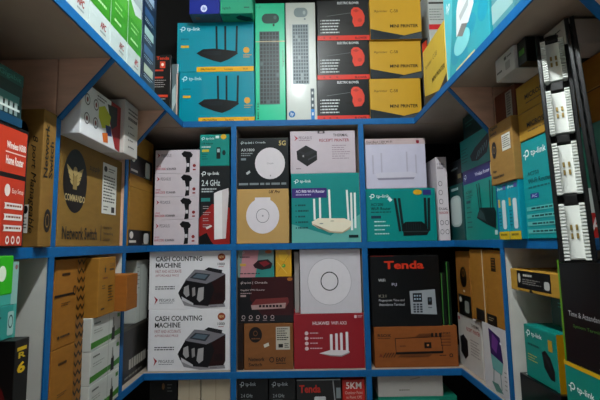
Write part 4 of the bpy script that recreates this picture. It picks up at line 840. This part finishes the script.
# ------------------------------------------------------------------ terminal strips standing at the right
def strip(label, P0, P1, wide, look, modules):
    """P0 bottom, P1 top in eye relative coordinates, face turned towards `look`"""
    up = (P1-P0).normalized(); L = (P1-P0).length
    n = (look-P0); n = (n-up*n.dot(up)).normalized(); rt = up.cross(n)*-1.0
    rt = n.cross(up)*-1.0
    R = Matrix((rt, -n, up)).transposed().to_4x4()
    e = empty('terminal_strip'); e.matrix_world = Matrix.Translation(P0+Vector((0, 0, EYE))) @ R
    tag(e, label, 'terminal strip')
    blk = M('#101113', 0.35, 0.2, 'plastic'); wht = M('#dfe2dc', 0.4, 0, 'plastic'); gold = M('#a08a52', 0.35, 0, 'metal', 0.6)
    bm = bmesh.new(); box_bm(bm, -wide/2, 0.012, 0, wide/2, 0.018, L, 0.001); link('back_plate', to_mesh(bm, 'back_plate', blk), e)
    for s in (-1, 1):
        bm = bmesh.new(); box_bm(bm, s*wide/2-0.004, -0.012, 0, s*wide/2+0.004, 0.018, L, 0.0012); link('side_rail', to_mesh(bm, 'side_rail', blk), e)
    if not modules:
        for k in range(14):
            bm = bmesh.new(); box_bm(bm, -wide*0.2, 0.004, 0.012+k*L/14.3, wide*0.25, 0.012, 0.028+k*L/14.3, 0.001); link('clip', to_mesh(bm, 'clip', M('#3d413f', 0.4, 0, 'plastic')), e)
        return
    for z0, z1 in modules:
        a, c = z0*L, z1*L; w2 = wide*0.40
        bm = bmesh.new(); box_bm(bm, -w2, -0.002, a, w2, 0.012, c, 0.0015); m_ = link('terminal_block', to_mesh(bm, 'terminal_block', wht), e)
        for s in (-1, 1):
            bm = bmesh.new(); box_bm(bm, s*w2*0.80-w2*0.2, -0.009, a-0.003, s*w2*0.80+w2*0.2, 0.0, c+0.003, 0.001)
            nt = 17
            for k in range(nt):
                z = a-0.004+k*(c-a+0.008)/nt
                box_bm(bm, s*w2*0.80-w2*0.22, -0.016, z, s*w2*0.80+w2*0.22, -0.008, z+(c-a)/nt*0.55, 0)
            link('contact_comb', to_mesh(bm, 'contact_comb', wht), m_)
        for s in (-1, 1):
            for q in (0.42, 0.58):
                bm = bmesh.new(); box_bm(bm, s*w2*0.22-0.002, -0.005, a+(c-a)*(q-0.05), s*w2*0.22+0.002, 0.0, a+(c-a)*(q+0.05), 0.0006)
                link('contact_screw', to_mesh(bm, 'contact_screw', gold), m_)
    zs = [0.0]+[z for m_ in modules for z in m_]+[1.0]
    for k in range(0, len(zs), 2):
        a, c = zs[k]*L, zs[k+1]*L
        if c-a < 0.012: continue
        bm = bmesh.new(); box_bm(bm, -wide*0.26, -0.005, a+0.003, wide*0.26, 0.012, c-0.003, 0.003); link('spacer', to_mesh(bm, 'spacer', blk), e)
P0 = onY(578, 258, 0.80); P0.z = tbox+0.001
P1 = onY(550.5, 35, 0.875)
strip('black strip with white terminal blocks leaning at the right, nearer the centre', P0, P1, 0.054, Vector((0, 0, 0.12)), ((0.012, 0.222), (0.272, 0.478), (0.53, 0.715), (0.772, 0.955)))
Q0 = onY(609, 258, 0.72); Q0.z = tbox+0.001
Q1 = onY(569, 20, 0.80)
strip('plain black strip with grey clips leaning at the right edge', Q0, Q1, 0.010, Vector((0, 0, 0.12)), None)
